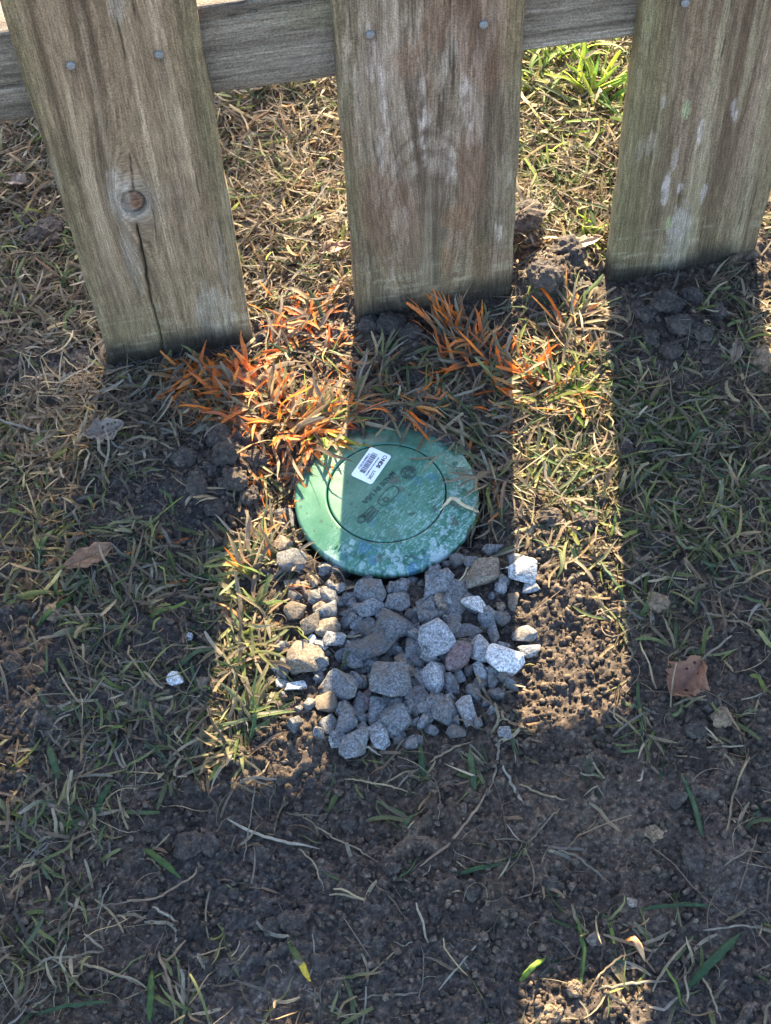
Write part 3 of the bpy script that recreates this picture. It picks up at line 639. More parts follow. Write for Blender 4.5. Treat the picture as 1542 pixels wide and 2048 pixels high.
# sticker
p0, p1, p2, p3 = lxy(742, 893), lxy(783, 912), lxy(743, 970), lxy(701, 949)
sc = ((p0[0] + p1[0] + p2[0] + p3[0]) / 4, (p0[1] + p1[1] + p2[1] + p3[1]) / 4)
sang = math.atan2(p3[1] - p0[1] + p2[1] - p1[1], p3[0] - p0[0] + p2[0] - p1[0])
sl_, sh_ = math.hypot(p3[0] - p0[0], p3[1] - p0[1]), math.hypot(p1[0] - p0[0], p1[1] - p0[1])
def rrect(w, h, r, t):
    pts = []
    for (cx, cy, a0) in ((w / 2 - r, h / 2 - r, 0), (-w / 2 + r, h / 2 - r, 90), (-w / 2 + r, -h / 2 + r, 180), (w / 2 - r, -h / 2 + r, 270)):
        for q in range(6): a = R_(a0 + q * 18); pts.append((cx + r * math.cos(a), cy + r * math.sin(a)))
    bm = bmesh.new(); vt = [bm.verts.new((x, y, t)) for x, y in pts]; vb = [bm.verts.new((x, y, 0)) for x, y in pts]
    bm.faces.new(vt); n = len(pts)
    for q in range(n): bm.faces.new((vb[q], vb[(q + 1) % n], vt[(q + 1) % n], vt[q]))
    me = bpy.data.meshes.new('sticker'); bm.to_mesh(me); bm.free(); return me
stk = place_flat(rrect(sl_, sh_, 0.0022, 0.0004), 'barcode_sticker', M_white, drain, sc[0], sc[1], 0.0106, sang)
stk['label'] = 'white barcode sticker on the green lid'
def boxes(lst, z0, z1):
    V = []; Q = []
    for (xa, xb, ya, yb) in lst:
        b = len(V); V += [(xa, ya, z0), (xb, ya, z0), (xb, yb, z0), (xa, yb, z0), (xa, ya, z1), (xb, ya, z1), (xb, yb, z1), (xa, yb, z1)]
        Q += [[b + 4, b + 5, b + 6, b + 7], [b, b + 1, b + 5, b + 4], [b + 1, b + 2, b + 6, b + 5], [b + 2, b + 3, b + 7, b + 6], [b + 3, b, b + 4, b + 7]]
    return fast_mesh('bars', np.array(V), np.array(Q), smooth=False)
bars = []; xx = -0.0125; rb = random.Random(4)
while xx < 0.0105:
    w = rb.choice([0.0003, 0.0003, 0.0006, 0.0009]); bars.append((xx, xx + w, -0.0058, -0.0006)); xx += w + rb.choice([0.0003, 0.0005, 0.0008])
link('barcode', boxes(bars, 0.0004, 0.00055), M_ink, stk)
for (s, x, y, sz, bd) in [('NDS', -0.0055, 0.0058, 0.0050, 0.00022), ('LO2K', 0.0085, 0.0055, 0.0040, 0.00005), ('EMITTER WITH UV INHIBITOR', 0.0005, 0.0015, 0.0016, 0.00002), ('0 52063 01102 5', -0.001, -0.0077, 0.0026, 0.00005)]:
    place_flat(text_mesh(s, sz, 0.0001, bd), 'print', M_ink, stk, x, y, 0.0005, 0)
me = ring_mesh(0.0019, 0.0019, 0.0006, 20, 0.00015); o = link('globe_print', me, M_ink, stk); o.location = (-0.0130, 0.0060, 0.0004)

# ------------------------------------------------------------------ stones
def stone_mesh(seed, ax, ay, az, rough=1.0):
    r = np.random.default_rng(seed)
    bm = bmesh.new()
    n = r.integers(12, 20)
    P = r.normal(size=(n, 3)); P /= np.linalg.norm(P, axis=1, keepdims=True)
    P = np.sign(P) * np.abs(P) ** 0.8; P *= r.uniform(0.85, 1.08, (n, 1))
    P = P / np.abs(P).max(0)
    for p in P: bm.verts.new(p)
    res = bmesh.ops.convex_hull(bm, input=bm.verts)
    bmesh.ops.delete(bm, geom=[g for g in res['geom_interior'] if isinstance(g, bmesh.types.BMVert)], context='VERTS')
    bmesh.ops.dissolve_limit(bm, angle_limit=R_(14), verts=bm.verts, edges=bm.edges)
    bmesh.ops.bevel(bm, geom=list(bm.edges), offset=0.085, segments=2, affect='EDGES', profile=0.6)
    bmesh.ops.triangulate(bm, faces=bm.faces)
    bmesh.ops.subdivide_edges(bm, edges=[e for e in bm.edges if e.calc_length() > 0.3], cuts=1, use_grid_fill=True)
    bmesh.ops.triangulate(bm, faces=bm.faces)
    bm.verts.ensure_lookup_table(); v = np.array([q.co for q in bm.verts])
    f = 0.062 * rough
    d = (fbm(v[:, 0] * 2.5 + seed, v[:, 1] * 2.5 + v[:, 2] * 1.7, seed % 40, 3) - 0.5) * 2 * f + (fbm(v[:, 0] * 7 + v[:, 2] * 5, v[:, 1] * 7 - v[:, 2] * 4, seed % 37, 2) - 0.5) * f
    nrm = v / np.linalg.norm(v, axis=1, keepdims=True); v = v + nrm * d[:, None]
    v *= np.array([ax, ay, az])
    for q, c in zip(bm.verts, v): q.co = c
    me = bpy.data.meshes.new('stone'); bm.to_mesh(me); bm.free()
    me.polygons.foreach_set('use_smooth', np.ones(len(me.polygons), bool))
    try: me.set_sharp_from_angle(angle=R_(32))
    except Exception: pass
    return me
# spot in the photograph, apparent width, apparent height, turn in degrees, kind of stone, lift in mm, label
def place(px, py):
    if py < 620: return 'in the gap behind the fence'
    if py < 800: return 'by the foot of the %s picket' % ('left' if px < 600 else 'middle' if px < 1050 else 'right')
    if py < 1070: return 'on the bare mound left of the lid' if px < 560 else 'right of the lid'
    if py < 1560: return 'in the left lawn' if px < 440 else 'below the gravel bed' if px < 1000 else 'on the soil right of the gravel'
    return ('at the lower left' if px < 430 else 'in the bottom middle' if px < 820 else 'right of the bottom middle' if px < 1200 else 'at the lower right') + ' of the bare soil'
def gplace(px, py):
    v = 'upper' if py < 1215 else 'middle' if py < 1340 else 'lower'
    return v + ' ' + ('left' if px < 700 else 'centre' if px < 860 else 'right')
STONES = [
 (583,1124,62,48,10,'g',6,'sun-topped stone against the lid at its left front'),
 (656,1146,98,56,-12,'g',5,'wide grey slab tucked under the front left edge of the lid'),
 (583,1170,38,24,0,'g',1,None),(585,1192,34,32,20,'d',0,None),(610,1180,22,42,0,'g',1,None),(627,1168,32,28,0,'g',1,None),
 (633,1193,40,34,15,'g',3,None),(659,1191,34,42,-10,'g',4,None),(682,1180,28,28,0,'g',3,None),(679,1206,24,24,0,'d',2,None),
 (706,1202,46,34,-15,'d',2,None),(724,1166,38,34,0,'d',1,None),(744,1184,64,52,-40,'g',6,'grey stone with slanting edge just below the front of the lid'),
 (799,1173,42,32,0,'g',3,None),(821,1160,36,24,0,'g',1,None),(795,1204,52,40,0,'g',6,'squarish grey stone below the middle of the lid rim'),
 (872,1171,72,52,25,'g',5,'grey wedge stone below the right part of the lid rim'),(852,1229,54,46,-20,'g',6,None),
 (965,1152,88,58,25,'b',4,'large muddy slab right of the lid, half buried'),(913,1194,48,90,-22,'g',3,'long grey stone leaning beside the muddy slab'),
 (950,1126,60,28,5,'g',2,'flat grey stone right at the lower right edge of the lid'),
 (1049,1143,62,60,-15,'w',9,'white pointed stone alone on the right by the sunlit grass'),
 (1003,1177,28,24,0,'l',4,'small pale stone beside the white pointed stone'),(947,1216,46,44,20,'w',9,'pale faceted stone right of centre in the gravel'),
 (977,1235,42,42,20,'g',5,None),(989,1264,25,56,-5,'g',5,'narrow upright grey stone at the right of the gravel'),(933,1266,64,30,-5,'d',3,None),
 (875,1280,70,66,15,'l',11,'big pale block in the middle right of the gravel'),(917,1317,46,66,-35,'p',8,'purplish pink angular stone right of centre'),
 (960,1302,46,52,10,'l',7,'pale triangular stone between the pink one and the white one'),(1006,1320,66,72,20,'w',10,'big white stone half in sun at the right of the gravel'),
 (1047,1273,52,34,10,'g',5,'sun-edged stone bedded in soil right of the gravel'),(1058,1302,46,28,10,'l',5,'small sunlit stone touching the big white one'),
 (869,1353,50,66,5,'l',9,'pale egg-shaped stone below the big pale block'),(843,1355,26,50,8,'g',5,None),
 (781,1366,92,76,-25,'g',10,'largest triangular grey stone in the middle of the gravel'),(809,1330,36,52,15,'b',6,'brownish upright stone above the large triangular one'),
 (793,1249,82,64,0,'d',6,'large dark rounded stone in the upper middle of the gravel'),(766,1264,48,42,-20,'g',6,None),(713,1246,38,28,15,'g',4,None),
 (733,1258,48,38,20,'d',3,None),(742,1218,64,32,8,'g',6,'long flat grey stone lying across below the lid'),(744,1295,106,56,-5,'d',6,'widest dark slab left of the big pale block'),
 (700,1312,38,60,15,'g',6,'grey stone on the shadow line left of the dark slab'),(837,1296,50,70,-20,'d',3,None),(718,1361,42,30,0,'b',4,None),(727,1334,34,28,0,'d',2,None),
 (773,1321,32,30,0,'d',2,None),(680,1376,82,54,-35,'g',7,'large sloping stone crossed by the shadow edge at lower left'),(727,1396,32,46,-15,'p',7,'small pink-streaked stone near the lower left of the gravel'),
 (753,1418,38,60,-12,'g',7,None),(722,1418,34,62,-15,'d',3,None),(793,1436,62,52,25,'g',8,'blocky grey stone at the bottom middle of the gravel'),
 (832,1394,58,40,0,'d',4,None),(852,1414,38,30,0,'g',6,None),(877,1398,38,32,0,'g',4,None),(890,1427,50,56,0,'g',7,'rounded grey stone second from the right end of the bottom row'),
 (938,1423,46,62,0,'l',8,'pale stone smeared with mud at the bottom right of the gravel'),(828,1414,32,38,0,'d',3,None),(856,1440,30,24,0,'g',3,None),
 (688,1438,58,66,-20,'g',6,'grey stone at the lower left end of the gravel'),(707,1486,54,74,-15,'g',9,'pear-shaped stone at the very bottom left of the gravel'),
 (728,1464,30,38,0,'g',5,None),(757,1471,38,56,5,'l',7,'small pale upright stone at the bottom of the gravel'),(652,1405,50,44,0,'l',6,'sunlit rounded stone at the left foot of the gravel'),
 (656,1452,40,40,0,'g',5,None),(669,1484,30,32,0,'l',4,None),(610,1317,78,58,0,'b',9,'brown round stone with a dark shaded face in the sun strip'),
 (622,1242,40,54,-10,'l',7,'sunlit standing stone in the left sun strip'),(590,1222,46,36,0,'b',7,None),(667,1283,48,34,0,'l',6,'sunlit blocky stone beside the dark slab'),
 (625,1279,22,22,10,'w',8,'tiny white cube-like stone above the brown round one'),(643,1290,24,28,0,'l',5,None),(592,1376,44,24,10,'w',5,'flat white sunlit pebble left of the gravel'),
 (566,1365,28,22,0,'w',4,None),(559,1343,32,34,0,'l',3,None),(657,1220,48,38,-20,'g',5,None),(641,1224,34,30,0,'d',3,None),(657,1256,56,48,0,'b',2,None),
 (965,1343,36,46,30,'l',4,None),(918,1356,24,34,0,'g',2,None),(903,1376,32,32,0,'d',1,None),(797,1460,30,22,0,'d',2,None),(795,1478,24,20,0,'d',1,None),
 (925,1292,44,26,0,'b',3,None),(1029,1206,28,42,0,'b',5,'brown sunlit stone under the white pointed one'),(1057,1176,40,24,0,'l',3,None),(566,1092,40,36,0,'b',3,None),
 (570,1032,40,50,0,'g',3,'grey stone left of the lid in shade'),(596,1062,32,32,0,'g',2,None),(881,1212,30,40,0,'b',2,None),(750,1340,26,26,0,'g',2,None),
 (860,1318,34,30,0,'d',2,None),(905,1250,40,34,0,'d',2,None),(1000,1215,24,20,0,'b',2,None),(985,1100,46,24,0,'g',1,None),(1030,1125,30,30,0,'g',2,None),
 (350,1361,32,30,0,'w',5,'left one of two white stones in the grass at left'),(405,1366,30,28,0,'l',5,'right one of two white stones in the grass at left'),
 (378,1273,16,16,0,'l',4,'tiny pale pebble in the grass above the two white stones'),(426,1212,18,20,0,'l',4,'small grey pebble in grass near the left sun strip'),
 (1262,1805,26,20,0,'b',3,'small pale pebble on the trodden soil at lower right'),(1190,1880,36,26,10,'b',3,'rusty brown stone in the soil at bottom right'),
 ]
GR = 'crushed stones bedded in front of the drain lid'
for k, (px, py, w, h, ang, kd, lift, lab) in enumerate(STONES):
    sxy = np.linalg.norm(G(px + 5, py) - G(px - 5, py)) / 10
    ax, ay = w * sxy * 0.55, h * sxy * 0.60
    az = 0.52 * min(ax, ay) + 0.14 * max(ax, ay)
    p = G(px, py, lift * 0.001 * 0.6)
    if px < 655 and 1060 < py < 1500 and kd in 'gld' and k % 3: kd = 'b'  # left stones turned brown: warm sunlight as well as dirt put into their colour
    me = stone_mesh(100 + k, ax, ay, az, 1.2)
    zt = float(np.mean(height(p[0] + np.array([0, .5, -.5, 0, 0]) * ax, p[1] + np.array([0, 0, 0, .5, -.5]) * ay)))
    zc = max(zt + az * 0.30, float(slope(p[0], p[1])) + lift * 0.001 - az * 0.25 + .001)
    zc = min(zc, zt + az * 0.8)
    rxy = math.hypot(p[0] - LID[0], p[1] - LID[1]) - LID_R
    if rxy < ay: zc = min(zc, LIDZ - 0.004 - az * 0.55)
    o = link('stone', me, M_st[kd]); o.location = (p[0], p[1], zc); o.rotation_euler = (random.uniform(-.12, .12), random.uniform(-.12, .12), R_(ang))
    if lab: tag(o, lab, 'stone', GR if 540 < px < 1080 else None)
    else: tag(o, {'g': 'smaller grey', 'd': 'dark, low-lying', 'l': 'smaller pale', 'w': 'small white', 'b': 'brownish dirty', 'p': 'pinkish'}[kd] + ' crushed stone in the %s of the gravel bed' % gplace(px, py), 'stone', GR)
fill = [stone_mesh(900 + q, 0.0062, 0.0055, 0.0045) for q in range(8)]
for q, me in enumerate(fill): me.materials.append(M_st['gd'[q % 2]])
nf = 0
while nf < 250:
    px, py = random.gauss(800, 125), random.gauss(1310, 110)
    if not (560 < px < 1020 and 1130 < py < 1500) or (px < 660 and random.random() < .5): continue
    p = G(px, py, -0.006)
    if math.hypot(p[0] - LID[0], p[1] - LID[1]) < LID_R + 0.004: continue
    s = random.uniform(0.5, 1.5); nf += 1
    o = link('stone', fill[nf % 8], None); o.location = (p[0], p[1], float(height(p[0], p[1])) + 0.0020 * s); o.scale = (s, s, s)
    o.rotation_euler = (random.uniform(0, 6), random.uniform(0, 6), random.uniform(0, 6))
    tag(o, 'tiny grey stone chip filling gaps in the %s of the gravel' % gplace(px, py), 'stone', 'stone chips between the gravel')

# ------------------------------------------------------------------ soil clods and crumbs
CLODS = [(380,1690,30,'s','large round clod on the bare soil at lower left'),(416,1692,22,'s','clod touching the large round one at lower left'),(520,1712,20,'s',None),(335,1668,17,'s',None),(585,1852,26,'s','lone round clod low in the middle of the bare soil'),
 (548,1862,20,'s',None),(470,1790,14,'s',None),(690,1785,18,'s',None),(788,1745,14,'s',None),(1440,1442,22,'t','tan crumbly clod right of the brown torn leaf'),(1418,1418,17,'s',None),(1392,1468,20,'s',None),(1350,1605,17,'s',None),
 (1306,1672,18,'t','tan clod on the trodden patch at right'),(1100,1042,24,'s','sunlit clod in the right grass strip'),(1168,1052,22,'s',None),(1205,1000,14,'s',None),(1312,1212,20,'t','tan clod in the grass right of the sunlit soil'),(300,1650,13,'s',None),
 (1045,470,34,'s','dark clod behind the middle picket, beside the sunlit lawn'),(1130,520,30,'s','earth mound top in the gap between middle and right picket'),(1090,585,36,'s','rounded earth lump below the gap of the right pickets'),(1165,590,24,'s',None),
 (455,930,26,'s','dark clod on the bare mound left of the lid'),(400,985,22,'s',None),(500,1000,22,'s',None),(430,1020,20,'s',None),(1380,600,20,'s',None),(1300,690,18,'s',None),(1400,680,22,'s',None),(945,1790,16,'s',None),(870,1830,15,'s',None),(300,1780,14,'s',None),
 (700,1650,14,'s',None),(640,1930,18,'s',None),(760,1890,13,'s',None),(450,1940,18,'s',None),(1100,1770,14,'s',None),(1150,1980,16,'t','tan clod in the sunny spot at the bottom right'),(1105,2030,18,'t','orange-tan clod at the bottom edge of the picture'),(1385,1720,26,'s',None),
 (30,1330,20,'s',None),(70,1420,18,'s',None),(110,1230,20,'t','tan clod by the left edge of the soil patch'),(1255,905,18,'s',None),(1290,890,20,'s','grey clod in the right grass beside the sun strip'),(830,760,20,'s',None),(700,760,14,'s',None),(860,645,20,'s',None),(740,660,18,'s',None),(620,1565,14,'s',None),(560,1560,12,'s',None),(140,1010,20,'s',None),(375,930,24,'s',None),(470,975,30,'s','broad dark clod in the middle of the mound left of the lid'),(440,890,22,'s',None),(515,930,20,'s',None),(780,655,26,'s',None),(820,680,22,'s',None),(900,625,20,'s',None),(760,700,18,'s',None),(1330,620,28,'s','largest dark clod by the foot of the right picket'),(1360,665,24,'s',None),(1290,640,20,'s',None),(1430,630,20,'s',None),(1340,715,20,'s',None),(55,445,26,'s',None),(1530,722,30,'t','tan lump at the right edge of the picture by the fence'),(92,478,33,'s','brown lump of earth behind the left picket')]
for k, (px, py, r, kd, lab) in enumerate(CLODS):
    p = G(px, py); rad = r * np.linalg.norm(G(px + 5, py) - G(px - 5, py)) / 10
    rr = np.random.default_rng(400 + k); bm = bmesh.new(); bmesh.ops.create_icosphere(bm, subdivisions=4, radius=1)
    v = np.array([q.co for q in bm.verts]); a, b = v[:, 0] + v[:, 2] * 0.7, v[:, 1] - v[:, 2] * 0.5
    d = 1 + (fbm(a * 1.3 + k, b * 1.3, k, 3) - .5) * 0.7 + (fbm(a * 4 + k, b * 4 + v[:, 2] * 2, k + 5, 2) - .5) * 0.45 + (fbm(a * 11, b * 11 + v[:, 2] * 7, k + 9, 2) - .5) * 0.22
    v = v * d[:, None] * np.array([rad * rr.uniform(.9, 1.2), rad * rr.uniform(.85, 1.1), rad * rr.uniform(.6, .8)])
    for q, c in zip(bm.verts, v): q.co = c
    me = bpy.data.meshes.new('clod'); bm.to_mesh(me); bm.free()
    o = link('soil_clod', me, M_clod_tan if kd == 't' else M_clod)
    zt = float(np.mean(height(p[0] + np.array([0, .6, -.6, 0, 0]) * rad, p[1] + np.array([0, 0, 0, .6, -.6]) * rad)))
    o.location = (p[0], p[1], zt + rad * 0.3); o.rotation_euler = (0, 0, rr.uniform(0, 6))
    tag(o, lab or 'small dark clod of loose earth ' + place(px, py), 'soil clod', None if lab else 'small dark clods on the soil')

nC = 62000
x = rng.uniform(-0.40, 0.62, nC); y = rng.uniform(-0.75, 0.35, nC)
ci = np.clip(np.searchsorted(gx, x), 0, nx - 1); cj = np.clip(np.searchsorted(gy, y), 0, ny - 1)
kp = (rng.random(nC) < bare[ci, cj] * (1 - 0.5 * flat[ci, cj])) & (np.hypot(x - LID[0], y - LID[1]) > LID_R + 0.002)
g0, g1, ga, gb = ell(830, 1310, 185, 175); kp &= ~((((x - g0) / ga) ** 2 + ((y - g1) / gb) ** 2 < 1) & (rng.random(nC) < 0.25))
for (x0, x1, z0) in PICKETS: kp &= ~((x > x0 - .005) & (x < x1 + .005) & (y > -.006) & (y < .025))
x, y = x[kp], y[kp]; n = len(x); r = 0.0006 + 0.0028 * rng.random(n) ** 3.0
ico = bmesh.new(); bmesh.ops.create_icosphere(ico, subdivisions=1, radius=1); IV = np.array([q.co for q in ico.verts]); IF = np.array([[q.index for q in f.verts] for f in ico.faces]); ico.free()
sc3 = rng.uniform(0.7, 1.25, (n, 3)) * r[:, None]; jit = rng.uniform(0.5, 1.45, (n, len(IV), 1)); an = rng.uniform(0, 6.28, n)
P = IV[None] * jit * sc3[:, None, :]; cx, sx_ = np.cos(an)[:, None], np.sin(an)[:, None]
P = np.stack([P[..., 0] * cx - P[..., 1] * sx_, P[..., 0] * sx_ + P[..., 1] * cx, P[..., 2]], -1)
P += np.stack([x, y, height(x, y) + r * 0.35], -1)[:, None, :]
tn = np.repeat(rng.uniform(0.55, 1.8, n)[:, None, None] * np.array([1.05, 1, .95]), len(IV), 1)
Fc = (IF[None] + (np.arange(n) * len(IV))[:, None, None]).reshape(-1, 3)
crumbs = link('soil_crumbs', fast_mesh('soil_crumbs', P.reshape(-1, 3), Fc, tn.reshape(-1, 3), smooth=False), M_soil)
tag(crumbs, 'loose dark crumbs of earth scattered over the bare soil', 'soil crumbs', kind='stuff')

# ------------------------------------------------------------------ grass
def make_blades(root, az, length, width, pitch, curl, bend, roll, c0, c1, seg=6, blunt=None, paint=None, lift=0.0008, drop=True):
    """strips of grass: root (n,3); returns V, Q, col"""
    n = len(az); t = np.linspace(0, 1, seg + 1); ds = length[:, None] / seg
    pit = pitch[:, None] - curl[:, None] * t[None, :]; azz = az[:, None] + bend[:, None] * t[None, :] + 0.22 * np.sin(9 * t[None, :] + az[:, None] * 5) * (np.sin(az * 37)[:, None] > .2)
    kpos = rng.uniform(.2, .8, (n, 1)); kang = np.where(rng.random((n, 1)) < .35, rng.normal(0, .7, (n, 1)), 0); azz = azz + kang * (t[None, :] > kpos)
    dx = np.cos(pit) * np.cos(azz) * ds; dy = np.cos(pit) * np.sin(azz) * ds; dz = np.sin(pit) * ds
    px = root[:, 0:1] + np.concatenate([np.zeros((n, 1)), np.cumsum(dx[:, :-1], 1)], 1)
    py = root[:, 1:2] + np.concatenate([np.zeros((n, 1)), np.cumsum(dy[:, :-1], 1)], 1)
    pz = root[:, 2:3] + np.concatenate([np.zeros((n, 1)), np.cumsum(dz[:, :-1], 1)], 1)
    if drop:
        gz = top(px, py) + lift
        pz = np.maximum(pz, gz)
    hx, hy = np.cos(azz), np.sin(azz)
    sx, sy = -hy, hx
    nxn, nyn, nzn = -np.sin(pit) * hx, -np.sin(pit) * hy, np.cos(pit)
    rl = roll[:, None] * np.ones_like(t)[None, :]
    wx = np.cos(rl) * sx + np.sin(rl) * nxn; wy = np.cos(rl) * sy + np.sin(rl) * nyn; wz = np.sin(rl) * nzn
    prof = np.minimum(1, 0.7 + 1.5 * t) * np.minimum(1, (1 - t) * 2.6 + 0.08)
    bl = np.minimum(1, 0.75 + 1.2 * t) * np.minimum(1, (1 - t) * 6 + 0.6)
    if blunt is None: blunt = np.zeros(n)
    w = width[:, None] * 0.5 * (prof[None] * (1 - blunt[:, None]) + bl[None] * blunt[:, None])
    Lp = np.stack([px + wx * w, py + wy * w, pz + np.abs(wz * w) * 0 + wz * w], -1); Rp = np.stack([px - wx * w, py - wy * w, pz - wz * w], -1)
    Mid = np.stack([px, py, pz], -1) - np.stack([nxn * np.cos(rl), nyn * np.cos(rl), nzn * np.cos(rl)], -1) * (w * 0.35)[..., None]
    V = np.stack([Lp, Mid, Rp], 2)                                # n, seg+1, 3, 3
    if drop:
        gz = top(V[..., 0], V[..., 1]) + lift * 0.4; V[..., 2] = np.maximum(V[..., 2], gz)
    # nothing passes through a picket
    X, Y = V[..., 0].reshape(n, -1), V[..., 1].reshape(n, -1); bad = np.zeros(n, bool)
    for (x0, x1, z0) in PICKETS: bad |= ((X > x0 - .0015) & (X < x1 + .0015) & (Y > -.0028) & (Y < THICK + .002)).any(1)
    cc = c0[:, None, :] * (1 - t[None, :, None]) + c1[:, None, :] * t[None, :, None]
    if paint is not None:
        pc, pt = paint                                              # paint colour (n,3), start along the blade (n)
        m = np.clip((t[None, :] - pt[:, None]) * 5 + .3, 0, 1)[..., None] * (.84 + .16 * np.sin(t[None, :] * 17 + az[:, None] * 9))[..., None] * np.clip(rng.uniform(.65, 1.6, (n, 1, 1)), 0, 1); cc = cc * (1 - m) + pc[:, None, :] * m
    col = np.repeat(cc[:, :, None, :], 3, 2)
    V = V[~bad]; col = col[~bad]; n = len(V)
    rows = seg + 1; b = (np.arange(n) * rows * 3)[:, None, None]; s = (np.arange(seg) * 3)[None, :, None]; k = np.arange(2)[None, None, :]
    a = b + s + k
    Q = np.stack([a, a + 1, a + 4, a + 3], -1).reshape(-1, 4)
    return V.reshape(-1, 3), Q, col.reshape(-1, 3)
DRYC = np.array([(0.30, 0.225, 0.13), (0.25, 0.19, 0.12), (0.40, 0.325, 0.215), (0.165, 0.115, 0.07), (0.30, 0.26, 0.205), (0.34, 0.26, 0.145), (0.21, 0.175, 0.13), (0.225, 0.15, 0.095), (0.13, 0.10, 0.07), (0.28, 0.18, 0.105)])
GREENC = np.array([(0.105, 0.155, 0.04), (0.165, 0.195, 0.05), (0.065, 0.115, 0.045), (0.205, 0.22, 0.065), (0.12, 0.155, 0.065), (0.22, 0.22, 0.085)])
GFRAC = [(1370, 930, 260, 280, 0.55), (1150, 850, 140, 260, 0.62), (220, 1250, 320, 300, 0.45), (200, 820, 330, 140, 0.10), (560, 380, 140, 260, 0.22), (1150, 300, 160, 260, 0.62), (60, 520, 140, 140, 0.35), (150, 1680, 220, 150, 0.5), (500, 1350, 80, 260, 0.6), (1150, 130, 160, 90, 0.7)]
def gfrac(x, y):
    g = np.full_like(x, 0.3)
    for (px, py, rx, ry, v) in GFRAC:
        w = blob(x, y, px, py, rx, ry); g = g * (1 - w) + v * w
    return np.clip(g + (fbm(x * 18, y * 18, 15, 2) - 0.5) * 0.7, 0.02, 0.95)
def pick(pal, n):
    c = pal[rng.integers(0, len(pal), n)] * rng.uniform(0.72, 1.25, (n, 1)); g = c.mean(1, keepdims=True)
    return c + (g - c) * rng.uniform(0, .3, (n, 1)) * (pal is not ORC)
def free(x, y, m=0.0):
    k = (np.hypot(x - LID[0], y - LID[1]) > LID_R + 0.002)
    for (x0, x1, z0) in PICKETS: k &= ~((x > x0 - .003) & (x < x1 + .003) & (y > -.004) & (y < THICK + .004))
    return k
def scatter(n, lo, hi, p=1.0):
    x = rng.uniform(lo[0], hi[0], n); y = rng.uniform(lo[1], hi[1], n)
    d = dens(x, y); k = (rng.random(n) < d ** 1.2 * p) & free(x, y); return x[k], y[k]
ORC = None
OR_ = [(620, 650, 110, 60, .35), (440, 770, 130, 70, .45), (560, 850, 120, 90, .35), (930, 690, 110, 70, .4), (1050, 770, 90, 70, .3), (720, 790, 140, 60, .25), (840, 830, 90, 40, .25), (560, 990, 60, 60, .25), (200, 1140, 200, 130, .03), (1150, 700, 60, 50, .15)]
def orange_p(x, y):
    g = np.zeros_like(x)
    for (px, py, rx, ry, v) in OR_: g = np.maximum(g, v * blob(x, y, px, py, rx, ry))
    return g
ORC = np.array([(0.95, 0.24, 0.02), (0.93, 0.19, 0.015), (0.95, 0.32, 0.05), (0.80, 0.22, 0.04), (0.55, 0.24, 0.09)])
def lawn(name, label, plants, clip, lo, hi, near=True):
    parts = []
    # rooted plants: a few blades fanning from one foot
    x, y = scatter(plants, lo, hi); m = 4; n = len(x) * m
    X = np.repeat(x, m) + rng.normal(0, .0018, n); Y = np.repeat(y, m) + rng.normal(0, .0018, n)
    gp = np.repeat(gfrac(x, y), m); isg = rng.random(n) < gp
    az = np.repeat(rng.uniform(0, 6.28, len(x)), m) + rng.normal(0, 1.1, n)
    ln = rng.uniform(.012, .036, n) * np.where(isg, 1.08, 1.0); wd = rng.uniform(.0012, .0032, n) * np.where(isg, 1.15, 0.9)
    c0 = np.where(isg[:, None], pick(GREENC, n), pick(DRYC, n)); c1 = np.where(isg[:, None] & (rng.random(n) < .35)[:, None], pick(DRYC, n), c0 * rng.uniform(.85, 1.15, (n, 1)))
    op = orange_p(X, Y); po = np.where(rng.random(n) < op, rng.uniform(0.05, .6, n), 2.0)
    root = np.stack([X, Y, top(X, Y) - .001], -1)
    parts.append(make_blades(root, az, ln, wd, np.abs(rng.normal(.1, .5, n)), rng.uniform(.1, 1.3, n), rng.normal(0, .6, n), rng.normal(0, .7, n), c0, c1, 5, (rng.random(n) < .6).astype(float), (pick(ORC, n), po)))
    # dead thatch and mown clippings lying about
    X, Y = scatter(clip, lo, hi); n = len(X)
    isg = rng.random(n) < gfrac(X, Y) * .45
    ln = rng.uniform(.010, .045, n); wd = .0008 + .0024 * rng.random(n) ** 1.4
    c0 = np.where(isg[:, None], pick(GREENC, n), pick(DRYC, n)); op = orange_p(X, Y) * .8
    po = np.where(rng.random(n) < op, rng.uniform(0, .5, n), 2.0)
    root = np.stack([X, Y, top(X, Y) + rng.uniform(0, .009, n) * np.clip(dens(X, Y), 0, 1)], -1)
    parts.append(make_blades(root, rng.uniform(0, 6.28, n), ln, wd, rng.normal(.08, .25, n), rng.normal(.15, .5, n), rng.normal(0, .5, n), rng.normal(0, .8, n), c0, c0 * rng.uniform(.8, 1.15, (n, 1)), 6, (rng.random(n) < .8).astype(float), (pick(ORC, n), po)))
    # thin roots and curled threads
    X, Y = scatter(clip // 2, lo, hi); n = len(X)
    parts.append(make_blades(np.stack([X, Y, top(X, Y) + .002], -1), rng.uniform(0, 6.28, n), rng.uniform(.015, .05, n), rng.uniform(.0004, .0008, n), rng.uniform(0, .8, n), rng.uniform(.2, 1.5, n), rng.normal(0, 2.2, n), rng.normal(0, .5, n), pick(DRYC, n), pick(DRYC, n), 8))
    off = 0; Vs, Qs, Cs = [], [], []
    for V, Q, c in parts: Vs.append(V); Qs.append(Q + off); Cs.append(c); off += len(V)
    o = link(name, fast_mesh(name, np.concatenate(Vs), np.concatenate(Qs), np.concatenate(Cs)), M_blade)
    tag(o, label, 'grass', kind='stuff'); return o
lawn('lawn_grass', 'mown half-dry lawn behind the picket fence', 11000, 20000, (-0.55, 0.022), (0.85, 0.75))
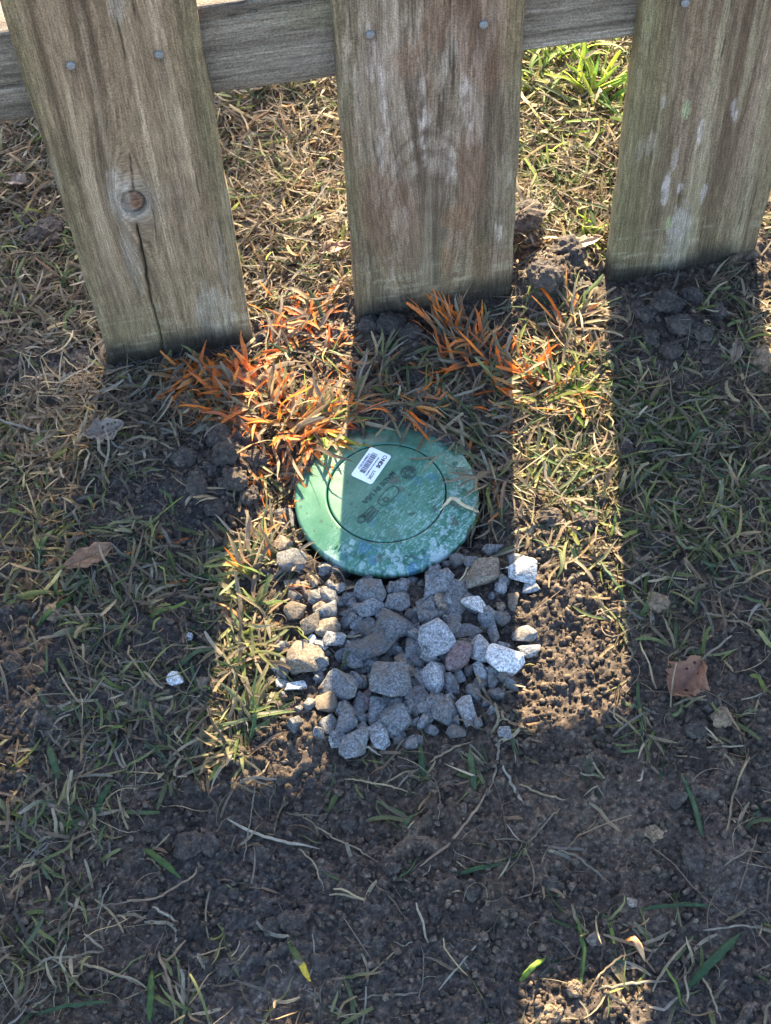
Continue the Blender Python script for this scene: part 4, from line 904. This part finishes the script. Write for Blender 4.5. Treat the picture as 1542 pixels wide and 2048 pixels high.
lawn('lawn_grass', 'patchy half-dead lawn with clippings in front of the picket fence', 13500, 17000, (-0.50, -0.80), (0.72, -0.003))

# single tufts
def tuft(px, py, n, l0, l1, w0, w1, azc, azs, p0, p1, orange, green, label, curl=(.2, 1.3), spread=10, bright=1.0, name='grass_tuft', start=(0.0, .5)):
    if orange > .3: n = int(n * 1.5); spread *= 1.3; w0 *= 1.2; w1 *= 1.2; orange *= .9
    c = G(px, py); sc_ = spread / 2270.0
    X = c[0] + rng.normal(0, sc_, n); Y = c[1] + rng.normal(0, sc_, n)
    k = free(X, Y) | (np.hypot(X - LID[0], Y - LID[1]) < 0); X, Y = X[k], Y[k]; n = len(X)
    isg = rng.random(n) < green; c0 = np.where(isg[:, None], pick(GREENC, n) * bright * (np.array([.85, 1.05, .4]) if bright > 1.55 else 1.0), pick(DRYC, n)); c1 = np.where((rng.random((n, 1)) < .4) & (green < .9), pick(DRYC, n), c0)  # bright lightens the greens of sunlit tufts: sun glow put into blade colour
    po = np.where(rng.random(n) < orange * .9, rng.uniform(*start, n), 2.0)
    V, Q, col = make_blades(np.stack([X, Y, top(X, Y) - .001], -1) - np.array([c[0], c[1], 0]) * 0, rng.normal(azc, azs, n), rng.uniform(l0, l1, n), rng.uniform(w0, w1, n), rng.uniform(p0, p1, n), rng.uniform(*curl, n), rng.normal(0, .35, n), rng.normal(0, .5, n), c0, c1, 8, (rng.random(n) < .3).astype(float), (pick(ORC, n), po))
    zb = float(height(c[0], c[1])); V = V - np.array([c[0], c[1], zb])
    o = link(name, fast_mesh(name, V, Q, col), M_blade); o.location = (c[0], c[1], zb)
    tag(o, label, 'grass tuft', 'single grass tufts'); return o
PI = math.pi
tuft(622, 648, 46, .022, .042, .002, .0035, PI/2, 2.2, .1, .9, .8, .2, 'bright orange painted grass tuft in the sun between left and middle pickets', spread=16)
tuft(660, 700, 40, .022, .04, .0015, .003, 0, 2.5, .1, .8, .3, .15, 'pale dry tuft right below the bright orange one')
tuft(570, 690, 40, .022, .04, .0018, .003, PI, 2.2, .1, .8, .5, .2, 'half orange tuft at the right corner of the left picket', spread=16)
tuft(415, 770, 60, .03, .058, .002, .004, PI, 1.0, .1, .7, .7, .4, 'long-bladed orange tuft fanning left in front of the left picket', spread=18)
tuft(480, 785, 46, .025, .05, .002, .0042, PI*.75, 1.2, .2, 1.0, .8, .2, 'thick orange tuft in front of the left picket, beside the long-bladed one', spread=16)
tuft(470, 830, 44, .025, .05, .002, .004, PI*1.15, 1.4, .1, .7, .45, .4, 'green and orange tuft above the bare mound left of the lid', spread=20)
tuft(545, 800, 36, .02, .042, .0018, .0035, PI/2, 1.6, .2, 1.1, .75, .15, 'deep orange upright tuft midway between fence and lid', spread=14)
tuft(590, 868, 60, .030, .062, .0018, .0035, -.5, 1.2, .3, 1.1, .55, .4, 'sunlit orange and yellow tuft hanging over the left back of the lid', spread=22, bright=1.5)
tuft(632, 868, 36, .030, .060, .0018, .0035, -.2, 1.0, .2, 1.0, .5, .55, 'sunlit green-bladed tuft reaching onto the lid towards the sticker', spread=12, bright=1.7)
tuft(540, 960, 40, .018, .035, .0012, .003, -PI/2, 1.6, .0, .6, .6, .1, 'reddish orange dry tuft left of the lid', spread=18)
tuft(590, 985, 26, .015, .03, .001, .0022, -.8, 1.4, .1, .7, .5, .1, 'small rusty tuft touching the left rim of the lid', spread=12)
tuft(900, 665, 30, .028, .05, .0016, .0032, PI*.62, .5, .7, 1.35, .85, .1, 'upright orange spikes in front of the middle picket', spread=14, curl=(0, .5), start=(0, .3))
tuft(955, 705, 46, .024, .045, .0016, .003, PI*.7, 1.0, .3, 1.1, .8, .15, 'orange tuft right of the upright orange spikes', spread=20)
tuft(900, 735, 28, .022, .045, .0015, .003, PI, 1.4, .1, .8, .4, .35, 'dull tuft with orange tips below the upright orange spikes', spread=22)
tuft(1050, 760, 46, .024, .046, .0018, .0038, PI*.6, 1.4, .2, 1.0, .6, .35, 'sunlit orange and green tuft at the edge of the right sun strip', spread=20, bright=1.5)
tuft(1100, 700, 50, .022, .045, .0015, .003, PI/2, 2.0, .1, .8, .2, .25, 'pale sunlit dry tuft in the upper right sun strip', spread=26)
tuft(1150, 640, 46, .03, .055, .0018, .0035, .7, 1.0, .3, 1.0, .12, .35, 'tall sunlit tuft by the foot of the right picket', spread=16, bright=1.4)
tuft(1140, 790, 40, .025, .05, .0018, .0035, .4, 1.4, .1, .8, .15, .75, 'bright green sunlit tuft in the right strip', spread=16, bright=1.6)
tuft(735, 775, 26, .022, .045, .0015, .003, PI*.3, 1.6, .1, .8, .4, .25, 'brown and pinkish tuft straight behind the lid sticker', spread=24)
tuft(760, 745, 12, .03, .05, .002, .0032, PI*.35, .5, .5, 1.2, .05, .55, 'few pale upright blades behind the sticker', spread=8)
tuft(820, 835, 40, .025, .05, .0015, .0028, -PI*.4, 1.2, .0, .7, .35, .35, 'tuft hanging over the back edge of the lid', spread=22)
tuft(700, 848, 30, .025, .05, .0015, .003, .0, 1.2, .1, .7, .5, .3, 'orange-tipped tuft over the back edge of the lid above the sticker', spread=16)
tuft(905, 820, 44, .022, .045, .0015, .003, -PI*.2, 1.6, .0, .6, .12, .45, 'dull green tuft behind the right back of the lid', spread=26)
tuft(968, 880, 60, .03, .06, .0015, .003, PI, 1.6, .0, .7, .04, .45, 'straw coloured tuft drooping over the right edge of the lid', spread=24)
tuft(990, 960, 60, .03, .062, .0012, .0028, -PI*.55, 1.3, .1, .9, .02, .35, 'shaggy dry tuft right of the lid on the sun line', spread=20)
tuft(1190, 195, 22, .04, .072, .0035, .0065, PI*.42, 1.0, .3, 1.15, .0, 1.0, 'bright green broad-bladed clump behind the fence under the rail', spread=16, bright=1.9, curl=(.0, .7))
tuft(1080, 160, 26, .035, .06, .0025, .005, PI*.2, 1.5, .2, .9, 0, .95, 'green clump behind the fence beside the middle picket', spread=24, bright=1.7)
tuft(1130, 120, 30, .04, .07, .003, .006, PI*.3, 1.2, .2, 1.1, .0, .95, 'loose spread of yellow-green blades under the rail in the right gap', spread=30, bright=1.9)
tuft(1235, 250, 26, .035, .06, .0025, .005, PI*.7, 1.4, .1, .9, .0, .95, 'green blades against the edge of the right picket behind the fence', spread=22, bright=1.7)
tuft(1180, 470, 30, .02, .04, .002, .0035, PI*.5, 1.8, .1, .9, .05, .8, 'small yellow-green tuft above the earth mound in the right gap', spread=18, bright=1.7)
tuft(495, 1440, 34, .025, .05, .0025, .0045, PI*.6, 1.3, .2, 1.0, .03, .85, 'sunlit green tuft at the lower end of the left sun strip', spread=16, bright=1.4)
tuft(480, 1500, 34, .02, .04, .002, .0035, PI, 1.6, .1, .8, .06, .6, 'green and straw tuft at the bottom of the left sun strip', spread=16, bright=1.2)
tuft(505, 1140, 36, .028, .05, .002, .004, PI*.6, 1.0, .3, 1.1, .04, .7, 'sunlit green tuft left of the sun-topped stone', spread=18, bright=1.4)
tuft(500, 1220, 40, .024, .046, .002, .004, PI*.3, 1.6, .1, .8, .03, .7, 'sunlit tuft with bent green blades beside the gravel', spread=20, bright=1.3)
tuft(485, 1310, 40, .024, .046, .0018, .0036, 0, 2.0, .1, .8, .0, .5, 'sunlit straw tuft left of the brown round stone', spread=20)
tuft(540, 1100, 26, .025, .045, .0018, .003, PI*.5, 1.2, .2, 1.0, .1, .6, 'green tuft behind the sun-topped stone', spread=14, bright=1.2)
tuft(1120, 950, 50, .025, .05, .0018, .0036, PI*.7, 1.8, .1, .9, .02, .65, 'sunlit green and straw tuft level with the lid', spread=30, bright=1.4)
tuft(1130, 1110, 46, .022, .045, .0018, .0034, PI*.5, 2.0, .1, .8, .02, .4, 'sunlit tuft right of the white pointed stone', spread=24, bright=1.3)

# single broad green blades and long straws lying on the soil
def ribbon(name, pts, w, c0, c1, label, cat, group, mat, arch=0.004, tipc=None):
    P = [G(a, b) for a, b in pts]; seg = 22
    t = np.linspace(0, len(P) - 1, seg); A = np.array(P)
    idx = np.arange(len(P)); X = np.interp(t, idx, A[:, 0]); Y = np.interp(t, idx, A[:, 1])
    for _ in range(2 if len(P) > 2 else 0):
        X[1:-1] = (X[:-2] + 2 * X[1:-1] + X[2:]) / 4; Y[1:-1] = (Y[:-2] + 2 * Y[1:-1] + Y[2:]) / 4
    s = np.linspace(0, 1, seg); Z = np.maximum(top(X, Y) + w * 0.3 + 0.001, slope(X, Y) + arch * np.sin(s * PI) + 0.002)
    Z[1:-1] = np.maximum(Z[1:-1], (Z[:-2] + Z[2:]) / 2)
    wv = np.cumsum(np.random.default_rng(int(pts[0][0])).normal(0, .0005 if w < .0036 else .00012, seg)); wv -= np.linspace(wv[0], wv[-1], seg); X = X + wv; Y = Y - wv[::-1] * .7
    tx, ty = np.gradient(X), np.gradient(Y); ln = np.hypot(tx, ty) + 1e-9; sx, sy = -ty / ln, tx / ln
    pr = w * .5 * np.minimum(1, .55 + 2.5 * s) * np.minimum(1, (1 - s) * 3 + .25) * (1 + .05 * np.sin(s * 23 + X[0] * 99))
    rows = []
    for k, zf in ((1, 0.0), (.5, .22), (-.5, .22), (-1, 0.0), (0, -.3)):
        rows.append(np.stack([X + sx * pr * k, Y + sy * pr * k, Z + pr * zf], -1))
    V = np.stack(rows, 1); c0 = np.array(c0); c1 = np.array(c1); cc = (c0 * (1 - s[:, None]) + c1 * s[:, None]) * (.55 + .9 * fbm(s * 9 + pts[0][0], s * 0, 5, 3))[:, None]
    if tipc is not None: m = (s > .6)[:, None]; cc = np.where(m, np.array(tipc), cc)
    i = np.arange(seg - 1)[:, None] * 5; j = np.arange(5)[None]; k = (j + 1) % 5
    Q = np.stack([i + j, i + k, i + 5 + k, i + 5 + j], -1).reshape(-1, 4)
    o0 = V[0].mean(0); o = link(name, fast_mesh(name, V.reshape(-1, 3) - o0, Q, np.repeat(cc[:, None], 5, 1).reshape(-1, 3)), mat); o.location = tuple(o0)
    tag(o, label, cat, group); return o
ST = [
 ([(455,1640),(520,1678),(580,1690),(640,1700)], .0035, 'pale thick straw below the left sun strip, pointing right'),
 ([(598,1700),(640,1742),(649,1785)], .0018, 'thin bent straw hanging down from the pale thick one'),
 ([(632,1655),(690,1692),(756,1728)], .0020, 'slim straw right of the pale thick one'),
 ([(488,1725),(505,1640),(515,1545)], .0014, 'thin upright stem crossing the pale thick straw'),
 ([(840,1738),(900,1690),(940,1640),(985,1575)], .0032, 'long pale straw slanting up right below the gravel'),
 ([(1006,1542),(1025,1585),(1046,1618)], .0036, 'short pale straw at the edge of the trodden patch'),
 ([(1040,1575),(1090,1598),(1132,1606)], .0028, 'dull straw on the upper left of the trodden patch'),
 ([(1058,1690),(1090,1650),(1120,1622)], .0028, 'short brown straw slanting on the trodden patch'),
 ([(1115,1702),(1160,1722),(1220,1772)], .0026, 'pale straw lying across the trodden patch'),
 ([(722,1756),(775,1795),(832,1864)], .0018, 'thin straw slanting down right in the bare soil centre'),
 ([(878,1985),(930,1920),(985,1856)], .0022, 'straight straw slanting up right near the bottom centre'),
 ([(1446,1685),(1462,1600),(1495,1500)], .0028, 'long straight straw standing up at the right'),
 ([(1175,1990),(1225,1935),(1285,1900)], .0026, 'sun-touched straw rising to the orange bit at bottom right'),
 ([(1195,1985),(1260,1972),(1336,1966)], .0032, 'sunlit straight straw at the bottom right'),
 ([(318,1905),(338,1970),(352,2040)], .0042, 'thick woody straw at the bottom left'),
 ([(192,1855),(212,1795),(228,1762)], .0018, 'small straight straw in the lower left soil'),
 ([(160,1928),(225,1950),(282,1972)], .0030, 'flat straw among the clippings at bottom left'),
 ([(58,1870),(108,1922),(152,1948)], .0026, 'straw in the bottom left corner clippings'),
 ([(718,2002),(780,1995),(838,1990)], .0028, 'short pale straw near the bottom edge, centre'),
 ([(1290,1690),(1335,1720),(1395,1790),(1490,1860)], .0016, 'long thin stem running over the lower right slabs'),
 ([(1405,1862),(1470,1856),(1542,1868)], .0022, 'straw reaching the right edge above the corner'),
 ([(1398,1950),(1425,2000),(1442,2044)], .0024, 'straw in the bottom right corner'),
 ([(1305,1985),(1340,1930),(1385,1880)], .0030, 'brown straw left of the green blades at bottom right'),
 ([(150,1832),(225,1812),(300,1800)], .0016, 'thin pale stem in the lower left clippings'),
 ([(255,1802),(320,1800),(385,1762),(395,1735)], .0026, 'curved brown straw on the bare soil at left'),
 ([(305,1815),(335,1835),(358,1846)], .0028, 'short pale straw end left of the bare soil'),
 ([(590,1250),(655,1250),(700,1232)], .0010, 'thread-thin straw lying over the gravel stones'),
 ([(30,803),(80,801),(118,797)], .0030, 'straight pale straw on the thatch at the left edge'),
 ([(840,2010),(845,1940),(840,1890)], .0014, 'thin dark stem in the bare soil at bottom centre'),
 ([(1460,1830),(1500,1690),(1530,1640)], .0018, 'thin straw at the right edge over the slab'),
 ([(690,1505),(735,1500),(765,1515)], .0034, 'pale flat straw just under the pear-shaped stone'),
 ([(690,1560),(760,1575),(835,1590)], .0022, 'long straw below the gravel pointing right'),
 ([(860,1530),(900,1508),(945,1490)], .0030, 'broad faded straw right of the bottom gravel stones'),
 ([(985,1575),(995,1510),(1003,1462)], .0032, 'upright pale straw right of the gravel foot')]
for k, (pts, w, lab) in enumerate(ST):
    c = DRYC[[4, 0, 1, 6, 7][k % 5]] * random.uniform(.5, .85); w *= .65
    ribbon('straw', pts, w, c, c * random.uniform(.7, 1.1), lab, 'straw', 'single straws on the soil', M_straw)
GB = [([(75,1255),(110,1230),(150,1195)], .0065, 'broad green blade pointing up right at the left'),
 ([(75,1130),(90,1095),(112,1060)], .0065, 'upright broad green blade left of the oval brown leaf'),
 ([(122,1565),(112,1530),(98,1490)], .0075, 'broad green cut blade at the left below the soil patch'),
 ([(190,1638),(210,1605),(232,1560)], .0060, 'light green blade pointing up right at lower left'),
 ([(292,1700),(325,1730),(362,1758)], .0058, 'green blade lying on the bare soil at lower left'),
 ([(848,1560),(842,1530),(838,1490)], .0060, 'dark green blade below the gravel'),
 ([(950,1590),(945,1555),(940,1500)], .0062, 'upright dark green blade right of the gravel foot'),
 ([(1375,1975),(1430,1920),(1480,1868)], .0075, 'broad dark green blade at the bottom right'),
 ([(1162,1970),(1160,1900),(1155,1830)], .0040, 'slender upright green blade at the lower right'),
 ([(1285,1822),(1350,1818),(1430,1815)], .0036, 'thin green blade lying level over the right slab'),
 ([(1405,1680),(1385,1620),(1360,1560)], .0046, 'green blade crossing the long straight straw at right'),
 ([(910,1755),(960,1745),(1005,1735)], .0046, 'dull green blade lying on the bare soil centre'),
 ([(300,2045),(308,2000),(305,1940)], .0060, 'green blade at the bottom edge at left'),
 ([(75,2030),(140,2015),(225,2005)], .0036, 'thin dark green blade at the bottom left'),
 ([(350,1345),(395,1315),(440,1300)], .0050, 'green blade right of the two white stones'),
 ([(1250,1220),(1225,1175),(1195,1120)], .0036, 'long green blade on the right edge of the sun strip'),
 ([(700,1285),(690,1320),(680,1345)], .0022, 'thin green blade growing between the gravel stones')]
for k, (pts, w, lab) in enumerate(GB):
    c = GREENC[[0, 2, 4, 2][k % 4]] * np.array([.75, .85, 1.0]); w *= .8; ribbon('grass_sprig', pts, w, c, c * 1.15, lab, 'grass blade', 'single green blades', M_blade, arch=.008)
ribbon('grass_sprig', [(582, 1895), (600, 1930), (622, 1968)], .0050, (0.12, .15, .05), (.2, .2, .06), 'green blade with a bright yellow tip in the bottom centre soil', 'grass blade', 'single green blades', M_blade, tipc=(.75, .55, .08))
ribbon('grass_sprig', [(1040, 1965), (1065, 1945), (1090, 1920)], .0040, (0.16, .24, .05), (.25, .36, .06), 'small bright green blade in the sun at bottom right', 'grass blade', 'single green blades', M_blade, arch=.012)
ribbon('grass_sprig', [(1248, 1885), (1265, 1895), (1290, 1925)], .0045, (0.6, .2, .05), (.35, .25, .15), 'orange-tipped dead blade curling up at the bottom right', 'grass blade', 'single green blades', M_straw, arch=.016)
ribbon('grass_sprig', [(960, 1032), (935, 1034), (902, 1014), (880, 1040)], .0032, (0.5, .40, .25), (.55, .45, .3), 'bent tan dead blade lying on the right of the lid', 'grass blade', 'single green blades', M_straw, arch=.014)

# ------------------------------------------------------------------ dead leaves
def leaf(px, py, L, W, ang, col, label, curlk=.25, torn=0.0, seed=0, vein=True):
    p = G(px, py); a, b = 22, 10; V = []; cl = []; r = np.random.default_rng(seed + 70)
    for i in range(a + 1):
        s = i / a
        hw = W * .5 * (math.sin(PI * min(1, s * .96 + .03)) ** .75) * (1 + .12 * math.sin(s * 19 + seed))
        if torn and s < torn: hw *= 1.0 + .2 * r.normal()
        for j in range(b + 1):
            q = j / b * 2 - 1
            x = (s - .5) * L; y = q * hw * (1 + .05 * r.normal() if abs(q) == 1 else 1)
            z = curlk * W * (q * q * .8 + .35 * math.sin(s * 5 + seed) + .3 * q * math.sin(s * 7 + seed * 2)) + .002 * abs(math.sin(q * 9 + s * 6)) * (abs(q) > .05)
            V.append((x, y, z)); k = .75 + .5 * float(fbm(np.array([s * 9.0 + seed]), np.array([q * 4.0]), seed + 3, 3)[0]) - (.25 if vein and abs(q) < .06 else 0)
            cl.append(np.array(col) * k)
    V = np.array(V); V[:, 2] -= V[:, 2].min()
    Q = [[i * (b + 1) + j, (i + 1) * (b + 1) + j, (i + 1) * (b + 1) + j + 1, i * (b + 1) + j + 1] for i in range(a) for j in range(b) if not (torn and r.random() < .05)]
    me = fast_mesh('leaf', V, np.array(Q), np.array(cl)); o = link('dead_leaf', me, M_leaf)
    md = o.modifiers.new('thick', 'SOLIDIFY'); md.thickness = .0006
    zt = float(top(np.array([p[0], p[0] + L * .35, p[0] - L * .35, p[0], p[0]]), np.array([p[1], p[1], p[1], p[1] + W * .3, p[1] - W * .3])).max())
    o.location = (p[0], p[1], zt + .001 + .008 * min(1, float(dens(np.array([p[0]]), np.array([p[1]]))[0]))); o.rotation_euler = (r.uniform(-.1, .1), r.uniform(-.1, .1), R_(ang)); tag(o, label, 'dead leaf', 'dead leaves on the ground')
leaf(182, 1121, .043, .020, 18, (.26, .135, .075), 'oval brown dead leaf at the left of the lawn', .12, 0, 1)
leaf(218, 886, .036, .022, 8, (.20, .15, .115), 'torn grey-brown dead leaf on the thatch below the left picket', .2, .5, 2)
leaf(1370, 1376, .036, .030, 35, (.21, .095, .055), 'crumpled reddish brown leaf on dark soil at the right', .3, .6, 3)
leaf(36, 382, .026, .018, -25, (.20, .145, .105), 'grey-brown leaf by the left edge behind the fence', .25, .3, 4)
leaf(1150, 512, .055, .016, 12, (.30, .22, .15), 'long tan leaf pressed on the earth mound in the right gap', .15, .3, 5)
leaf(672, 516, .034, .014, 10, (.20, .12, .08), 'brown leaf beside the middle picket behind the fence', .25, .3, 6)
leaf(1468, 720, .032, .011, 60, (.20, .15, .11), 'narrow dry leaf scrap on the right bare soil', .2, .3, 7)

# ------------------------------------------------------------------ unseen foliage added to shade the left of the lawn
def shade_tree(base, h, crown_c, crown_r, label, nleaf, seed):
    r = np.random.default_rng(seed); root = empty('shade_tree', base); tag(root, label, 'shade_tree')
    m_b = plain('bark', (.10, .075, .055), .9, 0, .35, 14); m_l = blade_mat('tree_leaf', .35)
    V = []; Q = []
    def limb(pts, rad):
        n = 9; b0 = len(V)
        for q, (p, rr) in enumerate(zip(pts, rad)):
            for k in range(n): a = 2 * PI * k / n; V.append((p[0] + rr * math.cos(a), p[1] + rr * math.sin(a), p[2]))
        for q in range(len(pts) - 1):
            for k in range(n): Q.append([b0 + q * n + k, b0 + q * n + (k + 1) % n, b0 + (q + 1) * n + (k + 1) % n, b0 + (q + 1) * n + k])
    cc = np.array(crown_c)
    limb([np.array([0, 0, -.1]), np.array([.03, 0, h * .2]), cc * .55, cc + [0, 0, crown_r[2] * .5]], [.13, .10, .08, .015])
    for k in range(9):
        a = r.uniform(0, 6.28); e = cc + np.array([math.cos(a) * crown_r[0], math.sin(a) * crown_r[1], r.uniform(-.3, .6) * crown_r[2]]) * .8; s = cc * r.uniform(.5, .85)
        limb([s, (s + e) / 2 + [0, 0, .08], e], [.05, .03, .008])
    link('trunk', fast_mesh('trunk', np.array(V), np.array(Q)), m_b, root)
    cl = r.normal(size=(70, 3)); cl /= np.linalg.norm(cl, axis=1, keepdims=True); cl = cl * (r.random((70, 1)) ** .4) * np.array(crown_r) * .86
    ci = r.integers(0, 70, nleaf); P = cc + cl[ci] + r.normal(0, .13, (nleaf, 3)) * np.array([1, 1, .8])
    a = r.normal(size=(nleaf, 3)); a /= np.linalg.norm(a, axis=1, keepdims=True); b = np.cross(a, r.normal(size=(nleaf, 3))); b /= np.linalg.norm(b, axis=1, keepdims=True)
    L = r.uniform(.05, .10, (nleaf, 1)); W = L * .45
    LV = np.stack([P, P + a * L * .5 + b * W * .5, P + a * L, P + a * L * .5 - b * W * .5], 1).reshape(-1, 3)
    link('crown', fast_mesh('crown', LV, np.arange(nleaf * 4).reshape(-1, 4), np.repeat(pick(GREENC, nleaf) * .6, 4, 0), smooth=False), m_l, root)
shade_at = np.array([-0.83, 0.33, 0.0]); tdist = 8.5
tc_ = shade_at + SUN * tdist
TB = (tc_[0] - .1, tc_[1] + .1, float(height(tc_[0], tc_[1])))
shade_tree(TB, tc_[2], (.1, -.1, tc_[2] - TB[2]), (0.95, .62, .46), 'unseen leafy crown added beyond the fence to shade the left lawn', 15000, 5)
